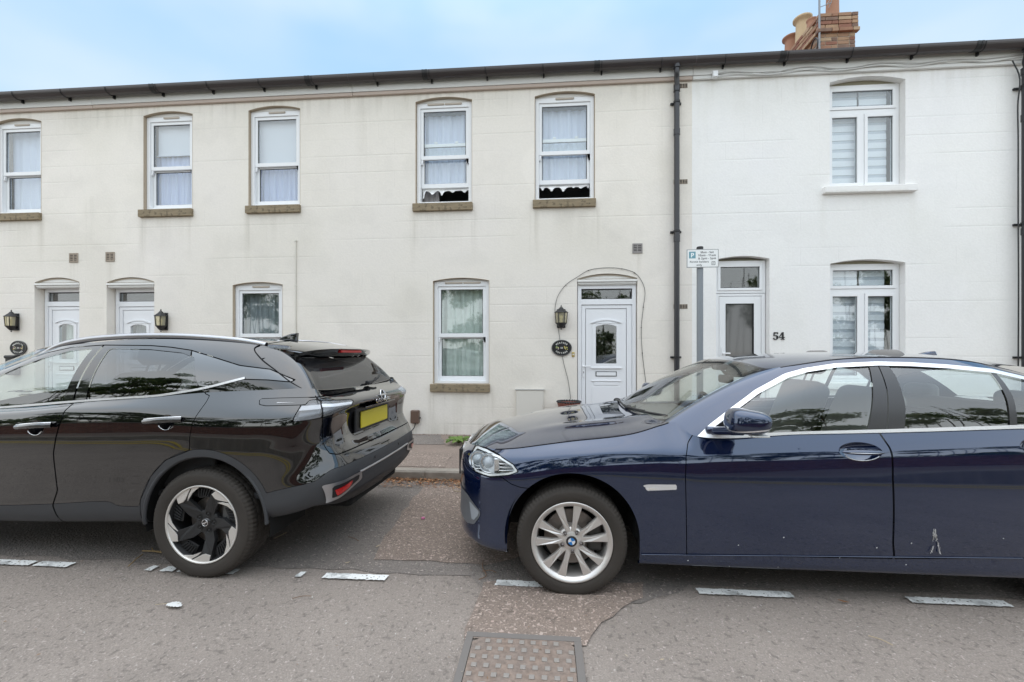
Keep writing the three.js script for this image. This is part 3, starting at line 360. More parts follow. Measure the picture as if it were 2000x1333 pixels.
{ // eaves camera box and cables on the white house
  mesh('eaves_sensor', [rbx(2.62, 2.7, 5.83, 5.93, ZF + 0.05, ZF + 0.12, 0.012), rbx(2.63, 2.68, 5.9, 5.96, ZF + 0.04, ZF + 0.06, 0.005)].map(g => h4.L(g)), M.upvc, h4);
  const pts = []; for (let i = 0; i <= 30; i++) { const x = 2.7 + i * 0.152; pts.push([x, 5.865 + 0.02 * Math.sin(i * 0.9) + 0.006 * i * 0.3, ZF + 0.066 + 0.006 * Math.sin(i * 2.1)]); }
  mesh('cable', h4.L(tube(pts, 0.007, 120, 6)), fasciaWhite, h4);
  mesh('cable', h4.L(tube(pts.map(([x, y, z], i) => [x, y + 0.03 + 0.012 * Math.cos(i * 0.7), z + 0.004]), 0.005, 120, 6)), std([0.5, 0.49, 0.47], 0.6), h4);
  mesh('cable', h5.L(tube([[6.98, 5.87, ZF + 0.09], [7.05, 5.6, ZF + 0.12], [7.045, 5.2, ZF + 0.1], [7.03, 4.7, ZF + 0.12], [7.05, 3.6, ZF + 0.1], [7.035, 2.5, ZF + 0.12], [7.05, 1.2, ZF + 0.1]], 0.009, 60, 6)), M.black, h5);
}
{ // pantiles along the eaves of the white house and chimney of brick
  const g = []; const r = rng(31);
  for (let row = 0; row < 9; row++) for (let i = 0; i < 50; i++) { const x = 2.45 + i * 0.2 + (row % 2) * 0.02; if (x > 12.4) continue; const c = new THREE.CylinderGeometry(0.05, 0.06, 0.34, 7, 1, true, 0, Math.PI); c.rotateY(-Math.PI / 2); c.rotateX(-Math.PI / 2 + PW + 0.06); c.translate(x, 6.15 + row * 0.29 * Math.sin(PW) + (r() - 0.5) * 0.02, ZF - 0.09 - row * 0.29 * Math.cos(PW)); g.push(c); }
  tag(mesh('roof_tiles', g.map(q => h4.L(q)), roofTile, h4), null, null, null, 'stuff');
  const X0 = 5.28, X1 = 5.93, Z0 = -8.86, Z1 = -10.35, base = 6.6, mortar = std([0.36, 0.31, 0.25], 0.95);
  const ch = mesh('chimney', [bx(X0 + 0.008, X1 - 0.008, base, 8.0, Z1 + 0.008, Z0 - 0.008), bx(X0 + 0.02, X1 - 0.02, 7.99, 8.03, Z1 + 0.02, Z0 - 0.02)].map(q => h4.L(q)), mortar, h4);
  const bm = [[0.31, 0.17, 0.11], [0.37, 0.24, 0.15], [0.26, 0.125, 0.085], [0.4, 0.29, 0.19], [0.32, 0.2, 0.13], [0.22, 0.145, 0.11]].map((c, i) => std([1, 1, 1], 0.92, { map: tex(64, (u, v) => { const k = 0.75 + 0.5 * fbm(u, v, 4, 4, 330 + i); return c.map(q => q * k); }, { srgb: true, size: 0.25 }) }));
  const bg = {}; const brickGeo = (w, h, d) => bg[[w.toFixed(3), h, d.toFixed(3)]] ??= worldUV(rbx(-w / 2, w / 2, -h / 2, h / 2, -d / 2, d / 2, 0.007, 1)); const cxh = (2.335 + 7.21) / 2;
  const put = (w, h, d, x, y, z) => { const m = mesh('brick', brickGeo(w, h, d), bm[(r() * 6) | 0], ch, [x - cxh + (r() - 0.5) * 0.003, y, z - ZF + (r() - 0.5) * 0.003]); m.rotation.y = (r() - 0.5) * 0.012; };
  for (let k = 0; k < 14; k++) { const y = 6.99 + k * 0.075 + 0.0325, out = k > 9 ? 0.035 : k === 9 ? 0.055 : 0, x0 = X0 - out, x1 = X1 + out, z0 = Z0 + out, z1 = Z1 - out;
    let x = x0, i = 0; const nx = k % 2 ? [0.215, 0.1025, 0.215, 0.1025] : [0.1025, 0.215, 0.215, 0.1025]; const tot = nx.reduce((a, b) => a + b, 0), sc = (x1 - x0 - 0.03) / tot;
    for (const w of nx) { put(w * sc, 0.065, 0.1, x + w * sc / 2, y, z0 - 0.05); x += w * sc + 0.01; }
    for (let z = z0 - 0.11 - (k % 2 ? 0.0 : 0.11), n = 0; z > z1 + 0.1; z -= 0.225, n++) put(0.1, 0.065, 0.215, x0 + 0.05, y, z - 0.1075); }
  const terra = std([0.38, 0.2, 0.13], 0.85), buff = std([0.55, 0.42, 0.26], 0.85);
  const pot = (x, z, r, h, m, lip) => mesh('chimney_pot', h4.L(new THREE.LatheGeometry([[r * 0.98, 0], [r, 0.05], [r * 0.93, 0.1], [r * 0.86, h * 0.75], [r * 0.9, h * 0.86], [r * (lip ? 1.22 : 1), h * 0.9], [r * (lip ? 1.25 : 1.02), h * 0.97], [r * (lip ? 1.1 : 0.95), h], [r * 0.8, h], [r * 0.78, 0.1]].map(p => new THREE.Vector2(...p)), 24).translate(x, 8.02, z)), m, ch);
  pot(5.63, -9.05, 0.12, 0.75, terra); pot(5.42, -9.35, 0.1, 0.28, terra); pot(5.46, -9.75, 0.145, 0.62, buff, 1); pot(5.44, -10.15, 0.14, 0.5, terra, 1);
  mesh('flaunching', h4.L(rbx(X0 + 0.03, X1 - 0.03, 8.02, 8.07, Z1 + 0.03, Z0 - 0.03, 0.02)), mortar, ch);
  const aer = mesh('aerial_mast', [bar([5.255, 6.9, -8.83], [5.255, 9.6, -8.83], 0.018), bar([5.255, 8.15, -8.83], [5.55, 8.32, -8.95], 0.007), bar([5.5, 8.22, -8.95], [5.56, 8.4, -8.92], 0.006), bar([5.44, 8.25, -8.92], [5.5, 8.36, -8.9], 0.006)].map(q => h4.L(q)), M.galv, ch);
  mesh('mast_clamp', [bar([5.255, 7.5, -8.83], [5.33, 7.5, -8.9], 0.014), bar([5.255, 7.85, -8.83], [5.33, 7.85, -8.9], 0.014), new THREE.TorusGeometry(0.16, 0.012, 6, 20).rotateY(1.4).translate(5.2, 7.42, -8.9)].map(q => h4.L(q)), M.black, ch);
}
// ---------------------------------------------------------------- curtains and blinds (each hangs free of its window)
function curtain(label, x0, x1, y0, y1, z, folds, amp, mat, seed, cat = 'curtain', group) {
  const n = Math.max(24, Math.round((x1 - x0) * 110)), m = 10, pos = [], uv = [], idx = [], r = rng(seed), ph = [r() * 6, r() * 6, r() * 6], cx = (x0 + x1) / 2;
  for (let j = 0; j <= m; j++) for (let i = 0; i <= n; i++) { const u = i / n, v = j / m, a = u * folds * 6.283; pos.push(x0 + (x1 - x0) * u - cx + 0.006 * Math.sin(a * 1.7 + v * 3 + ph[0]), (y1 - y0) * v, amp * (Math.sin(a + ph[1] + 0.5 * Math.sin(v * 2 + u * 5)) * 0.6 + 0.4 * Math.sin(a * 0.43 + ph[2] + v)) * (1.1 - 0.4 * v)); uv.push(u * (x1 - x0), v * (y1 - y0)); }
  for (let j = 0; j < m; j++) for (let i = 0; i < n; i++) { const a = j * (n + 1) + i; idx.push(a, a + 1, a + n + 1, a + 1, a + n + 2, a + n + 1); }
  const g = new THREE.BufferGeometry(); g.setAttribute('position', new THREE.Float32BufferAttribute(pos, 3)); g.setAttribute('uv', new THREE.Float32BufferAttribute(uv, 2)); g.setIndex(idx); g.computeVertexNormals();
  const o = solo(cat === 'curtain' ? 'curtain' : 'net_curtain', label, cat, g, mat, group); o.position.set(cx, y0, z); return o;
}
const lace = phys([0.72, 0.77, 0.92], 0.9, { transmission: 0.15, thickness: 0 }), sheer = phys([0.58, 0.64, 0.86], 0.9, { transmission: 0.15, thickness: 0 }), sage = std([0.5, 0.55, 0.51], 0.95), taupe = std([0.34, 0.32, 0.32], 0.95);
const cz = ZF - 0.2;
curtain('white net curtain in the upstairs window at the far left edge of the picture', wA.x0 - 0.1, wA.x1 + 0.1, 3.95, 5.7, cz - 0.05, 7, 0.03, lace, 1);
curtain('pale blue net curtain behind the left closed upstairs sash above the crossover', wB.x0 - 0.05, wB.x1 + 0.1, 3.95, 5.05, cz - 0.04, 11, 0.028, sheer, 2);
curtain('pale lilac net curtain behind the upstairs sash left of the thin conduit', wC.x0 - 0.05, wC.x1 + 0.1, 3.95, 4.82, cz - 0.04, 12, 0.03, sheer, 3);
{ const b = std([0.66, 0.68, 0.74], 0.9);
  solo('roller_blind', 'grey blind half lowered in the left closed upstairs sash', 'blind', [rbx(wB.x0 + 0.12, wB.x1 + 0.2, 5.05, 5.62, cz + 0.02, cz + 0.026, 0.002), bar([wB.x0 + 0.1, 5.05, cz + 0.02], [wB.x1 + 0.2, 5.05, cz + 0.02], 0.012)], b);
  solo('roller_blind', 'plain grey blind filling the top pane of the sash left of the conduit', 'blind', [rbx(wC.x0 + 0.0, wC.x1 + 0.2, 4.86, 5.64, cz + 0.02, cz + 0.026, 0.002), bar([wC.x0, 4.86, cz + 0.02], [wC.x1 + 0.2, 4.86, cz + 0.02], 0.012)], b); }
curtain('pale net curtain in the left open upstairs window', wD.x0 - 0.05, wD.x1 + 0.05, 4.36, 5.58, cz - 0.03, 9, 0.03, lace, 4);
curtain('pale net curtain in the right open upstairs window', wE.x0 - 0.05, wE.x1 + 0.05, 4.36, 5.58, cz - 0.03, 8, 0.03, lace, 5);
curtain('grey curtain edge seen through the gap of the left open window', wD.x0 - 0.02, wD.x0 + 0.34, 3.98, 4.4, cz - 0.08, 4, 0.02, taupe, 6);
function scallop(label, w, seed) { // lace edge pulled under the raised sash
  const r = rng(seed), gs = []; let x = w.x0 + 0.075; const xe = w.x1 - 0.075, yt = w.yb + 0.31;
  while (x < xe - 0.03) { const b = Math.min(xe, x + 0.07 + r() * 0.19), m = lerp(x, b, 0.35 + r() * 0.3), d = 0.06 + r() * 0.12, s = new THREE.Shape(); s.moveTo(x, yt); s.lineTo(b, yt); s.lineTo(b, yt - 0.045); s.quadraticCurveTo(lerp(m, b, 0.4), yt - 0.05, m + 0.012, yt - d); s.lineTo(m - 0.012, yt - d); s.quadraticCurveTo(lerp(m, x, 0.4), yt - 0.05, x, yt - 0.045);
    const g = new THREE.ExtrudeGeometry(s, { depth: 0.004, bevelEnabled: false, curveSegments: 6 }); const p = g.attributes.position; for (let i = 0; i < p.count; i++) { const q = yt - p.getY(i); p.setZ(i, p.getZ(i) + 0.25 * q + 0.012 * Math.sin(p.getX(i) * 60)); } g.computeVertexNormals(); g.translate(0, 0, ZF - 0.17); gs.push(g); x = b; }
  solo('lace_edge', label, 'net curtain', gs, std([0.9, 0.9, 0.9], 0.9));
}
scallop('white scalloped lace edge hanging below the raised sash of the left open window', wD, 7); scallop('white scalloped lace edge hanging below the raised sash of the right open window', wE, 8);
curtain('sage curtain drawn behind the ground floor sash left of the white door', wG.x0 - 0.1, wG.x1 + 0.1, 0.95, 2.66, cz - 0.03, 9, 0.045, std([0.6, 0.66, 0.61], 0.95), 9);
curtain('grey vertical curtain behind the ground floor sash above the crossover roof', wF.x0 - 0.1, wF.x1 + 0.1, 0.95, 2.62, cz - 0.03, 13, 0.04, std([0.3, 0.33, 0.35], 0.95), 10);
curtain('sage curtain behind the arched glass of the door at the far left', dA.x0 + 0.3, dA.x1 - 0.3, 1.2, 2.05, ZF - 0.27, 5, 0.02, sage, 11);
curtain('patterned dark net behind the arched glass of the second door from the left', dB.x0 + 0.3, dB.x1 - 0.3, 1.2, 2.05, ZF - 0.27, 6, 0.02, std([0.2, 0.21, 0.23], 0.9), 12);
{ // zebra blinds of the white house
  const hi = std([0.8, 0.83, 0.88], 0.85), lo = std([0.55, 0.59, 0.66], 0.85);
  const blind = (label, x0, x1, y0, y1, z) => { const t = thing('zebra_blind', label, 'blind', [(x0 + x1) / 2, y0, z]), w = (x1 - x0) / 2, H = y1 - y0; mesh('headrail', rbx(-w, w, H, H + 0.07, -0.03, 0.04, 0.01), M.upvc, t);
    const ga = rbx(-w, w, 0, 0.093, 0, 0.004, 0.0015, 1), gb = rbx(-w, w, 0, 0.046, -0.006, -0.003, 0.001, 1); for (let y = 0; y < H - 0.13; y += 0.14) { mesh('slat', ga, hi, t, [0, y, 0]); mesh('slat', gb, lo, t, [0, y + 0.0935, 0]); } };
  blind('pale striped zebra blind in the upstairs casement of the white house, left light', wH.x0 + 0.08, (wH.x0 + wH.x1) / 2 - 0.01, 4.06, 5.75, ZF - 0.22); blind('pale striped zebra blind in the upstairs casement of the white house, right light', (wH.x0 + wH.x1) / 2 + 0.02, wH.x1 - 0.12, 4.06, 5.75, ZF - 0.22);
  blind('pale striped zebra blind in the ground floor casement above the saloon roof, left light', wI.x0 + 0.06, (wI.x0 + wI.x1) / 2 - 0.01, 1.02, 2.86, ZF - 0.22); blind('pale striped zebra blind in the ground floor casement above the saloon roof, right light', (wI.x0 + wI.x1) / 2 + 0.02, wI.x1 - 0.15, 1.02, 2.86, ZF - 0.22);
}
// ---------------------------------------------------------------- car body toolkit: smooth surfaces cut into panels
function pchip(xs, ys) { // monotone cubic
  const n = xs.length, h = [], d = [], m = new Array(n).fill(0); for (let i = 0; i < n - 1; i++) { h[i] = xs[i + 1] - xs[i]; d[i] = (ys[i + 1] - ys[i]) / h[i]; }
  m[0] = d[0]; m[n - 1] = d[n - 2]; for (let i = 1; i < n - 1; i++) if (d[i - 1] * d[i] > 0) { const a = 2 * h[i] + h[i - 1], b = h[i] + 2 * h[i - 1]; m[i] = (a + b) / (a / d[i - 1] + b / d[i]); }
  return x => { let i = 0; while (i < n - 2 && x > xs[i + 1]) i++; const t = (x - xs[i]) / h[i], t2 = t * t, t3 = t2 * t; return ys[i] * (2 * t3 - 3 * t2 + 1) + h[i] * m[i] * (t3 - 2 * t2 + t) + ys[i + 1] * (-2 * t3 + 3 * t2) + h[i] * m[i + 1] * (t3 - t2); };
}
// non-uniform Catmull-Rom through points of any dimension, parameter = index; the ends are mirrored in z when asked
function spline(P, mir) {
  const D = P[0].length, refl = (a, b) => a.map((v, k) => k === D - 1 && mir ? -b[k] : mir ? b[k] : 2 * a[k] - b[k]);
  const Q = [refl(P[0], P[1]), ...P, refl(P[P.length - 1], P[P.length - 2])], n = P.length;
  const dist = (a, b) => Math.max(1e-4, Math.sqrt(Math.hypot(...a.map((v, k) => v - b[k]))));
  return s => { let i = Math.min(n - 2, Math.max(0, Math.floor(s))); const t = s - i, p0 = Q[i], p1 = Q[i + 1], p2 = Q[i + 2], p3 = Q[i + 3], d0 = dist(p0, p1), d1 = dist(p1, p2), d2 = dist(p2, p3), t2 = t * t, t3 = t2 * t;
    return p1.map((v, k) => { const m1 = d1 * ((p1[k] - p0[k]) / d0 - (p2[k] - p0[k]) / (d0 + d1) + (p2[k] - p1[k]) / d1), m2 = d1 * ((p2[k] - p1[k]) / d1 - (p3[k] - p1[k]) / (d1 + d2) + (p3[k] - p2[k]) / d2); return v * (2 * t3 - 3 * t2 + 1) + m1 * (t3 - 2 * t2 + t) + p2[k] * (-2 * t3 + 3 * t2) + m2 * (t3 - t2); }); };
}
// lower body: plan outline [x, z] and, at each of its points, a section of [offset, y]
function bodySurface(st) {
  const n = st.length, J = st[0].sec.length, plan = spline(st.map(s => [s.x, s.z]), true), chord = [0]; for (let i = 1; i < n; i++) chord[i] = chord[i - 1] + Math.hypot(st[i].x - st[i - 1].x, st[i].z - st[i - 1].z);
  const off = [], hy = []; for (let j = 0; j < J; j++) { off[j] = pchip(chord, st.map(s => s.sec[j][0])); hy[j] = pchip(chord, st.map(s => s.sec[j][1])); }
  let key = null, sec = null;
  return (s, t) => { // s: outline index, t: section index
    const i = Math.min(n - 2, Math.floor(s)), c = lerp(chord[i], chord[i + 1], s - i);
    if (key !== s) { key = s; sec = spline(off.map((f, j) => [f(c), hy[j](c)]), false); }
    const [x, z] = plan(s), a = plan(Math.max(0, s - 0.01)), b = plan(Math.min(n - 1, s + 0.01)); let nx = -(b[1] - a[1]), nz = b[0] - a[0]; const l = Math.hypot(nx, nz) || 1; nx /= l; nz /= l;
    if (s <= 0) { nx = -1; nz = 0; } if (s >= n - 1) { nx = 1; nz = 0; }
    const [o, y] = sec(t); return [x + nx * o, y, Math.max(0, z + nz * o)];
  };
}
// greenhouse: ruled from base rail to top rail, bulged outwards
function glassSurface(st) {
  const B = spline(st.map(s => s.b), true), Tp = spline(st.map(s => s.t), true), n = st.length, bl = pchip(st.map((_, i) => i), st.map(s => s.k ?? 0.035));
  return (s, t) => { const b = B(s), q = Tp(s), b1 = B(Math.min(n - 1, s + 0.02)), b0 = B(Math.max(0, s - 0.02)), q1 = Tp(Math.min(n - 1, s + 0.02)), q0 = Tp(Math.max(0, s - 0.02)); const u = [0, 1, 2].map(k => (b1[k] - b0[k]) + (q1[k] - q0[k])), v = [0, 1, 2].map(k => q[k] - b[k]); let N = [u[1] * v[2] - u[2] * v[1], u[2] * v[0] - u[0] * v[2], u[0] * v[1] - u[1] * v[0]]; const l = Math.hypot(...N) || 1; const k = bl(s) * 4 * t * (1 - t) / l; return [0, 1, 2].map(i => lerp(b[i], q[i], t) + N[i] * k).map((c, i) => i === 2 ? Math.max(0, c) : c); };
}
// a soup of triangles: position, normal, surface parameters
const ST = 8;
function gridSoup(f, us, vs, flip) {
  const nu = us.length, nv = vs.length, P = [], N = []; for (const u of us) for (const v of vs) P.push(f(u, v));
  const at = (i, j) => P[clamp(i, 0, nu - 1) * nv + clamp(j, 0, nv - 1)];
  for (let i = 0; i < nu; i++) for (let j = 0; j < nv; j++) { const a = at(i + 1, j), b = at(i - 1, j), c = at(i, j + 1), d = at(i, j - 1); const u = [0, 1, 2].map(k => a[k] - b[k]), v = [0, 1, 2].map(k => c[k] - d[k]); let n = [u[1] * v[2] - u[2] * v[1], u[2] * v[0] - u[0] * v[2], u[0] * v[1] - u[1] * v[0]]; let l = Math.hypot(...n); if (l < 1e-12) { n = N.length ? N[N.length - 1].slice() : [0, 1, 0]; l = 1; } N.push(n.map(q => q / l * (flip ? -1 : 1))); }
  const out = []; const put = (i, j) => { const p = at(i, j), n = N[i * nv + j]; out.push(p[0], p[1], p[2], n[0], n[1], n[2], us[i], vs[j]); };
  for (let i = 0; i < nu - 1; i++) for (let j = 0; j < nv - 1; j++) { const q = [[i, j], [i + 1, j], [i + 1, j + 1], [i, j + 1]]; const o = flip ? [0, 2, 1, 0, 3, 2] : [0, 1, 2, 0, 2, 3]; for (const k of o) put(...q[k]); }
  return out;
}
function steps(a, b, n) { const o = []; for (let i = 0; i <= n; i++) o.push(a + (b - a) * i / n); return o; }
function segSteps(counts) { const o = [0]; counts.forEach((c, i) => { for (let k = 1; k <= c; k++) o.push(i + k / c); }); return o; }
function cut(S, f) { // -> [f < 0, f >= 0]
  const A = [], B = [], v = new Float64Array(3), n3 = ST * 3;
  for (let i = 0; i < S.length; i += n3) {
    for (let k = 0; k < 3; k++) { const o = i + k * ST; v[k] = f(S[o], S[o + 1], S[o + 2], S[o + 6], S[o + 7]); }
    const neg = (v[0] < 0) + (v[1] < 0) + (v[2] < 0);
    if (neg === 3) { for (let k = 0; k < n3; k++) A.push(S[i + k]); continue; } if (neg === 0) { for (let k = 0; k < n3; k++) B.push(S[i + k]); continue; }
    const pa = [], pb = []; for (let k = 0; k < 3; k++) { const l = (k + 1) % 3, a = i + k * ST, b = i + l * ST, va = S.slice(a, a + ST); (v[k] < 0 ? pa : pb).push(va); if ((v[k] < 0) !== (v[l] < 0)) { const t = v[k] / (v[k] - v[l]), m = []; for (let q = 0; q < ST; q++) m.push(S[a + q] + (S[b + q] - S[a + q]) * t); pa.push(m); pb.push(m); } }
    for (const [P, O] of [[pa, A], [pb, B]]) for (let k = 1; k + 1 < P.length; k++) for (const q of [P[0], P[k], P[k + 1]]) for (let w = 0; w < ST; w++) O.push(q[w]);
  }
  return [A, B];
}
function polySDF(P) { const n = P.length; return (x, y) => { let d = 1e9, s = 1; for (let i = 0, j = n - 1; i < n; j = i++) { const ex = P[j][0] - P[i][0], ey = P[j][1] - P[i][1], wx = x - P[i][0], wy = y - P[i][1], t = clamp((wx * ex + wy * ey) / (ex * ex + ey * ey)), bx_ = wx - ex * t, by = wy - ey * t; d = Math.min(d, bx_ * bx_ + by * by); const c1 = y >= P[i][1], c2 = y < P[j][1], c3 = ex * wy > ey * wx; if ((c1 && c2 && c3) || (!c1 && !c2 && !c3)) s = -s; } return s * Math.sqrt(d); }; }
const sideFn = P => { const f = polySDF(P); return (x, y, z) => z > 0 ? f(x, y) : 1; };
function inset(S, d) { const o = S.slice(); for (let i = 0; i < o.length; i += ST) for (let k = 0; k < 3; k++) o[i + k] -= o[i + 3 + k] * d; return o; }
function mirrorZ(S) { const o = []; for (let i = 0; i < S.length; i += 3 * ST) for (const k of [0, 2, 1]) { const a = S.slice(i + k * ST, i + k * ST + ST); a[2] *= -1; a[5] *= -1; o.push(...a); } return o; }
function cat(...L) { const n = L.reduce((a, b) => a + b.length, 0), o = new Array(n); let k = 0; for (const l of L) for (let i = 0; i < l.length; i++) o[k++] = l[i]; return o; }
function toGeo(S) { const n = S.length / ST, p = new Float32Array(n * 3), q = new Float32Array(n * 3), uv = new Float32Array(n * 2); for (let i = 0; i < n; i++) { for (let k = 0; k < 3; k++) { p[3 * i + k] = S[i * ST + k]; q[3 * i + k] = S[i * ST + 3 + k]; } uv[2 * i] = p[3 * i]; uv[2 * i + 1] = p[3 * i + 1]; } const g = new THREE.BufferGeometry(); g.setAttribute('position', new THREE.BufferAttribute(p, 3)); g.setAttribute('normal', new THREE.BufferAttribute(q, 3)); g.setAttribute('uv', new THREE.BufferAttribute(uv, 2)); return g; }
// take region f < 0 out of S, leaving a dark shut line of width w round it: [region, rest, gap]
function panel(S, f, w = 0.005) { const [a, r] = cut(S, (...q) => f(...q) + w / 2), [g, b] = cut(r, (...q) => f(...q) - w / 2); return [a, b, inset(g, 0.012)]; }
function thick(S, d) { return cat(inset(S, -d)); }
// ribbon laid along 3-D points
function strip(pts, w, up = [0, 1, 0], th = 0.003) { const c = new THREE.CatmullRomCurve3(pts.map(p => new THREE.Vector3(...p)), false, 'centripetal'); return tube(pts, w, pts.length * 6, 8); }
// ---- wheels: axis along z, face towards +z, centre at the origin
function tyre(R, Rr, W, slots, seed) {
  const h = W / 2, prof = [[Rr - 0.004, h * 0.82], [Rr + 0.006, h * 0.9], [Rr + 0.016, h * 0.955], [lerp(Rr, R, 0.35), h * 1.0], [lerp(Rr, R, 0.6), h * 1.0], [lerp(Rr, R, 0.78), h * 0.965], [R - 0.022, h * 0.91], [R - 0.01, h * 0.85], [R - 0.004, h * 0.77], [R - 0.001, h * 0.6]];
  const tread = [[0.6, 0], [0.46, 0], [0.455, -0.008], [0.4, -0.008], [0.395, 0], [0.12, 0], [0.115, -0.008], [0.05, -0.008], [0.045, 0], [-0.045, 0], [-0.05, -0.008], [-0.115, -0.008], [-0.12, 0], [-0.395, 0], [-0.4, -0.008], [-0.455, -0.008], [-0.46, 0], [-0.6, 0]].map(([z, d]) => [R + d + 0.001 - 0.004 * z * z, z * h]);
  const all = [...prof, ...tread, ...prof.slice().reverse().map(([r, z]) => [r, -z])];
  const seg = slots * 4, g = new THREE.LatheGeometry(all.map(p => new THREE.Vector2(p[0], p[1])), seg); g.rotateX(Math.PI / 2); // y -> z
  const p = g.attributes.position; for (let i = 0; i < p.count; i++) { const x = p.getX(i), y = p.getY(i), z = p.getZ(i), r = Math.hypot(x, y), col = Math.floor(i / all.length), az = Math.abs(z) / h; if (r > R - 0.026 && az > 0.45 && az < 0.95 && col % 4 === 0) { const k = (r - 0.006) / r; p.setXY(i, x * k, y * k); } else if (r > R - 0.004 && az < 0.45 && (col + (z > 0 ? 2 : 0)) % 8 === 0) { const k = (r - 0.005) / r; p.setXY(i, x * k, y * k); } else if (az > 0.995 && r < R - 0.03 && col % 2) p.setZ(i, z); }
  g.computeVertexNormals(); // hide the seam
  const n = g.attributes.normal, m = all.length; for (let j = 0; j < m; j++) { const a = j, b = seg * m + j, v = new THREE.Vector3(n.getX(a) + n.getX(b), n.getY(a) + n.getY(b), n.getZ(a) + n.getZ(b)).normalize(); n.setXYZ(a, ...v.toArray()); n.setXYZ(b, ...v.toArray()); }
  return g;
}
function lathe(pts, seg = 72) { return new THREE.LatheGeometry(pts.map(p => new THREE.Vector2(...p)), seg).rotateX(Math.PI / 2); }
function sidewallRibs(R, Rr, z) { return [0.3, 0.72].map(k => new THREE.TorusGeometry(lerp(Rr, R, k), 0.0015, 5, 90).translate(0, 0, z)); }
M.tyre = std([1, 1, 1], 0.8, { map: tex(256, (u, v) => { const k = 0.8 + 0.5 * fbm(u, v, 6, 5, 401); return [0.044 * k, 0.037 * k, 0.031 * k]; }, { srgb: true }), bumpMap: tex(256, (u, v) => fbm(u, v, 64, 2, 403)), bumpScale: 0.0012 });
M.disc = std([0.25, 0.22, 0.2], 0.45, { metalness: 0.8 });
M.under = std([0.006, 0.006, 0.006], 0.95);
M.carGlass = phys([0.86, 0.92, 0.9], 0.0, { transmission: 1, thickness: 0, ior: 2.2 });
M.privacy = phys([0.14, 0.15, 0.165], 0.0, { transmission: 1, thickness: 0, ior: 2.33 });
M.seat = std([0.035, 0.034, 0.036], 0.8); M.seatPale = std([0.42, 0.39, 0.35], 0.8);
M.cabin = std([0.03, 0.03, 0.032], 0.85); M.cabinPale = std([0.3, 0.28, 0.25], 0.9);
function seatGeo(w, rake) { // cushion, backrest, headrest around the seat's foot, facing -x
  const c = rbx(-0.28, 0.26, 0.0, 0.2, -w / 2, w / 2, 0.08, 4), b = rbx(-0.09, 0.1, 0, 0.66, -w / 2 + 0.01, w / 2 - 0.01, 0.08, 4); b.rotateZ(-rake); b.translate(0.26, 0.1, 0); const h = rbx(-0.055, 0.065, 0, 0.21, -0.14, 0.14, 0.06, 4); h.rotateZ(-rake); h.translate(0.26 + 0.71 * Math.sin(rake), 0.13 + 0.7 * Math.cos(rake), 0); return [c, b, h, bar([0.26 + 0.6 * Math.sin(rake), 0.1 + 0.6 * Math.cos(rake), 0.05], [0.26 + 0.75 * Math.sin(rake), 0.1 + 0.75 * Math.cos(rake), 0.05], 0.008), bar([0.26 + 0.6 * Math.sin(rake), 0.1 + 0.6 * Math.cos(rake), -0.05], [0.26 + 0.75 * Math.sin(rake), 0.1 + 0.75 * Math.cos(rake), -0.05], 0.008)];
}
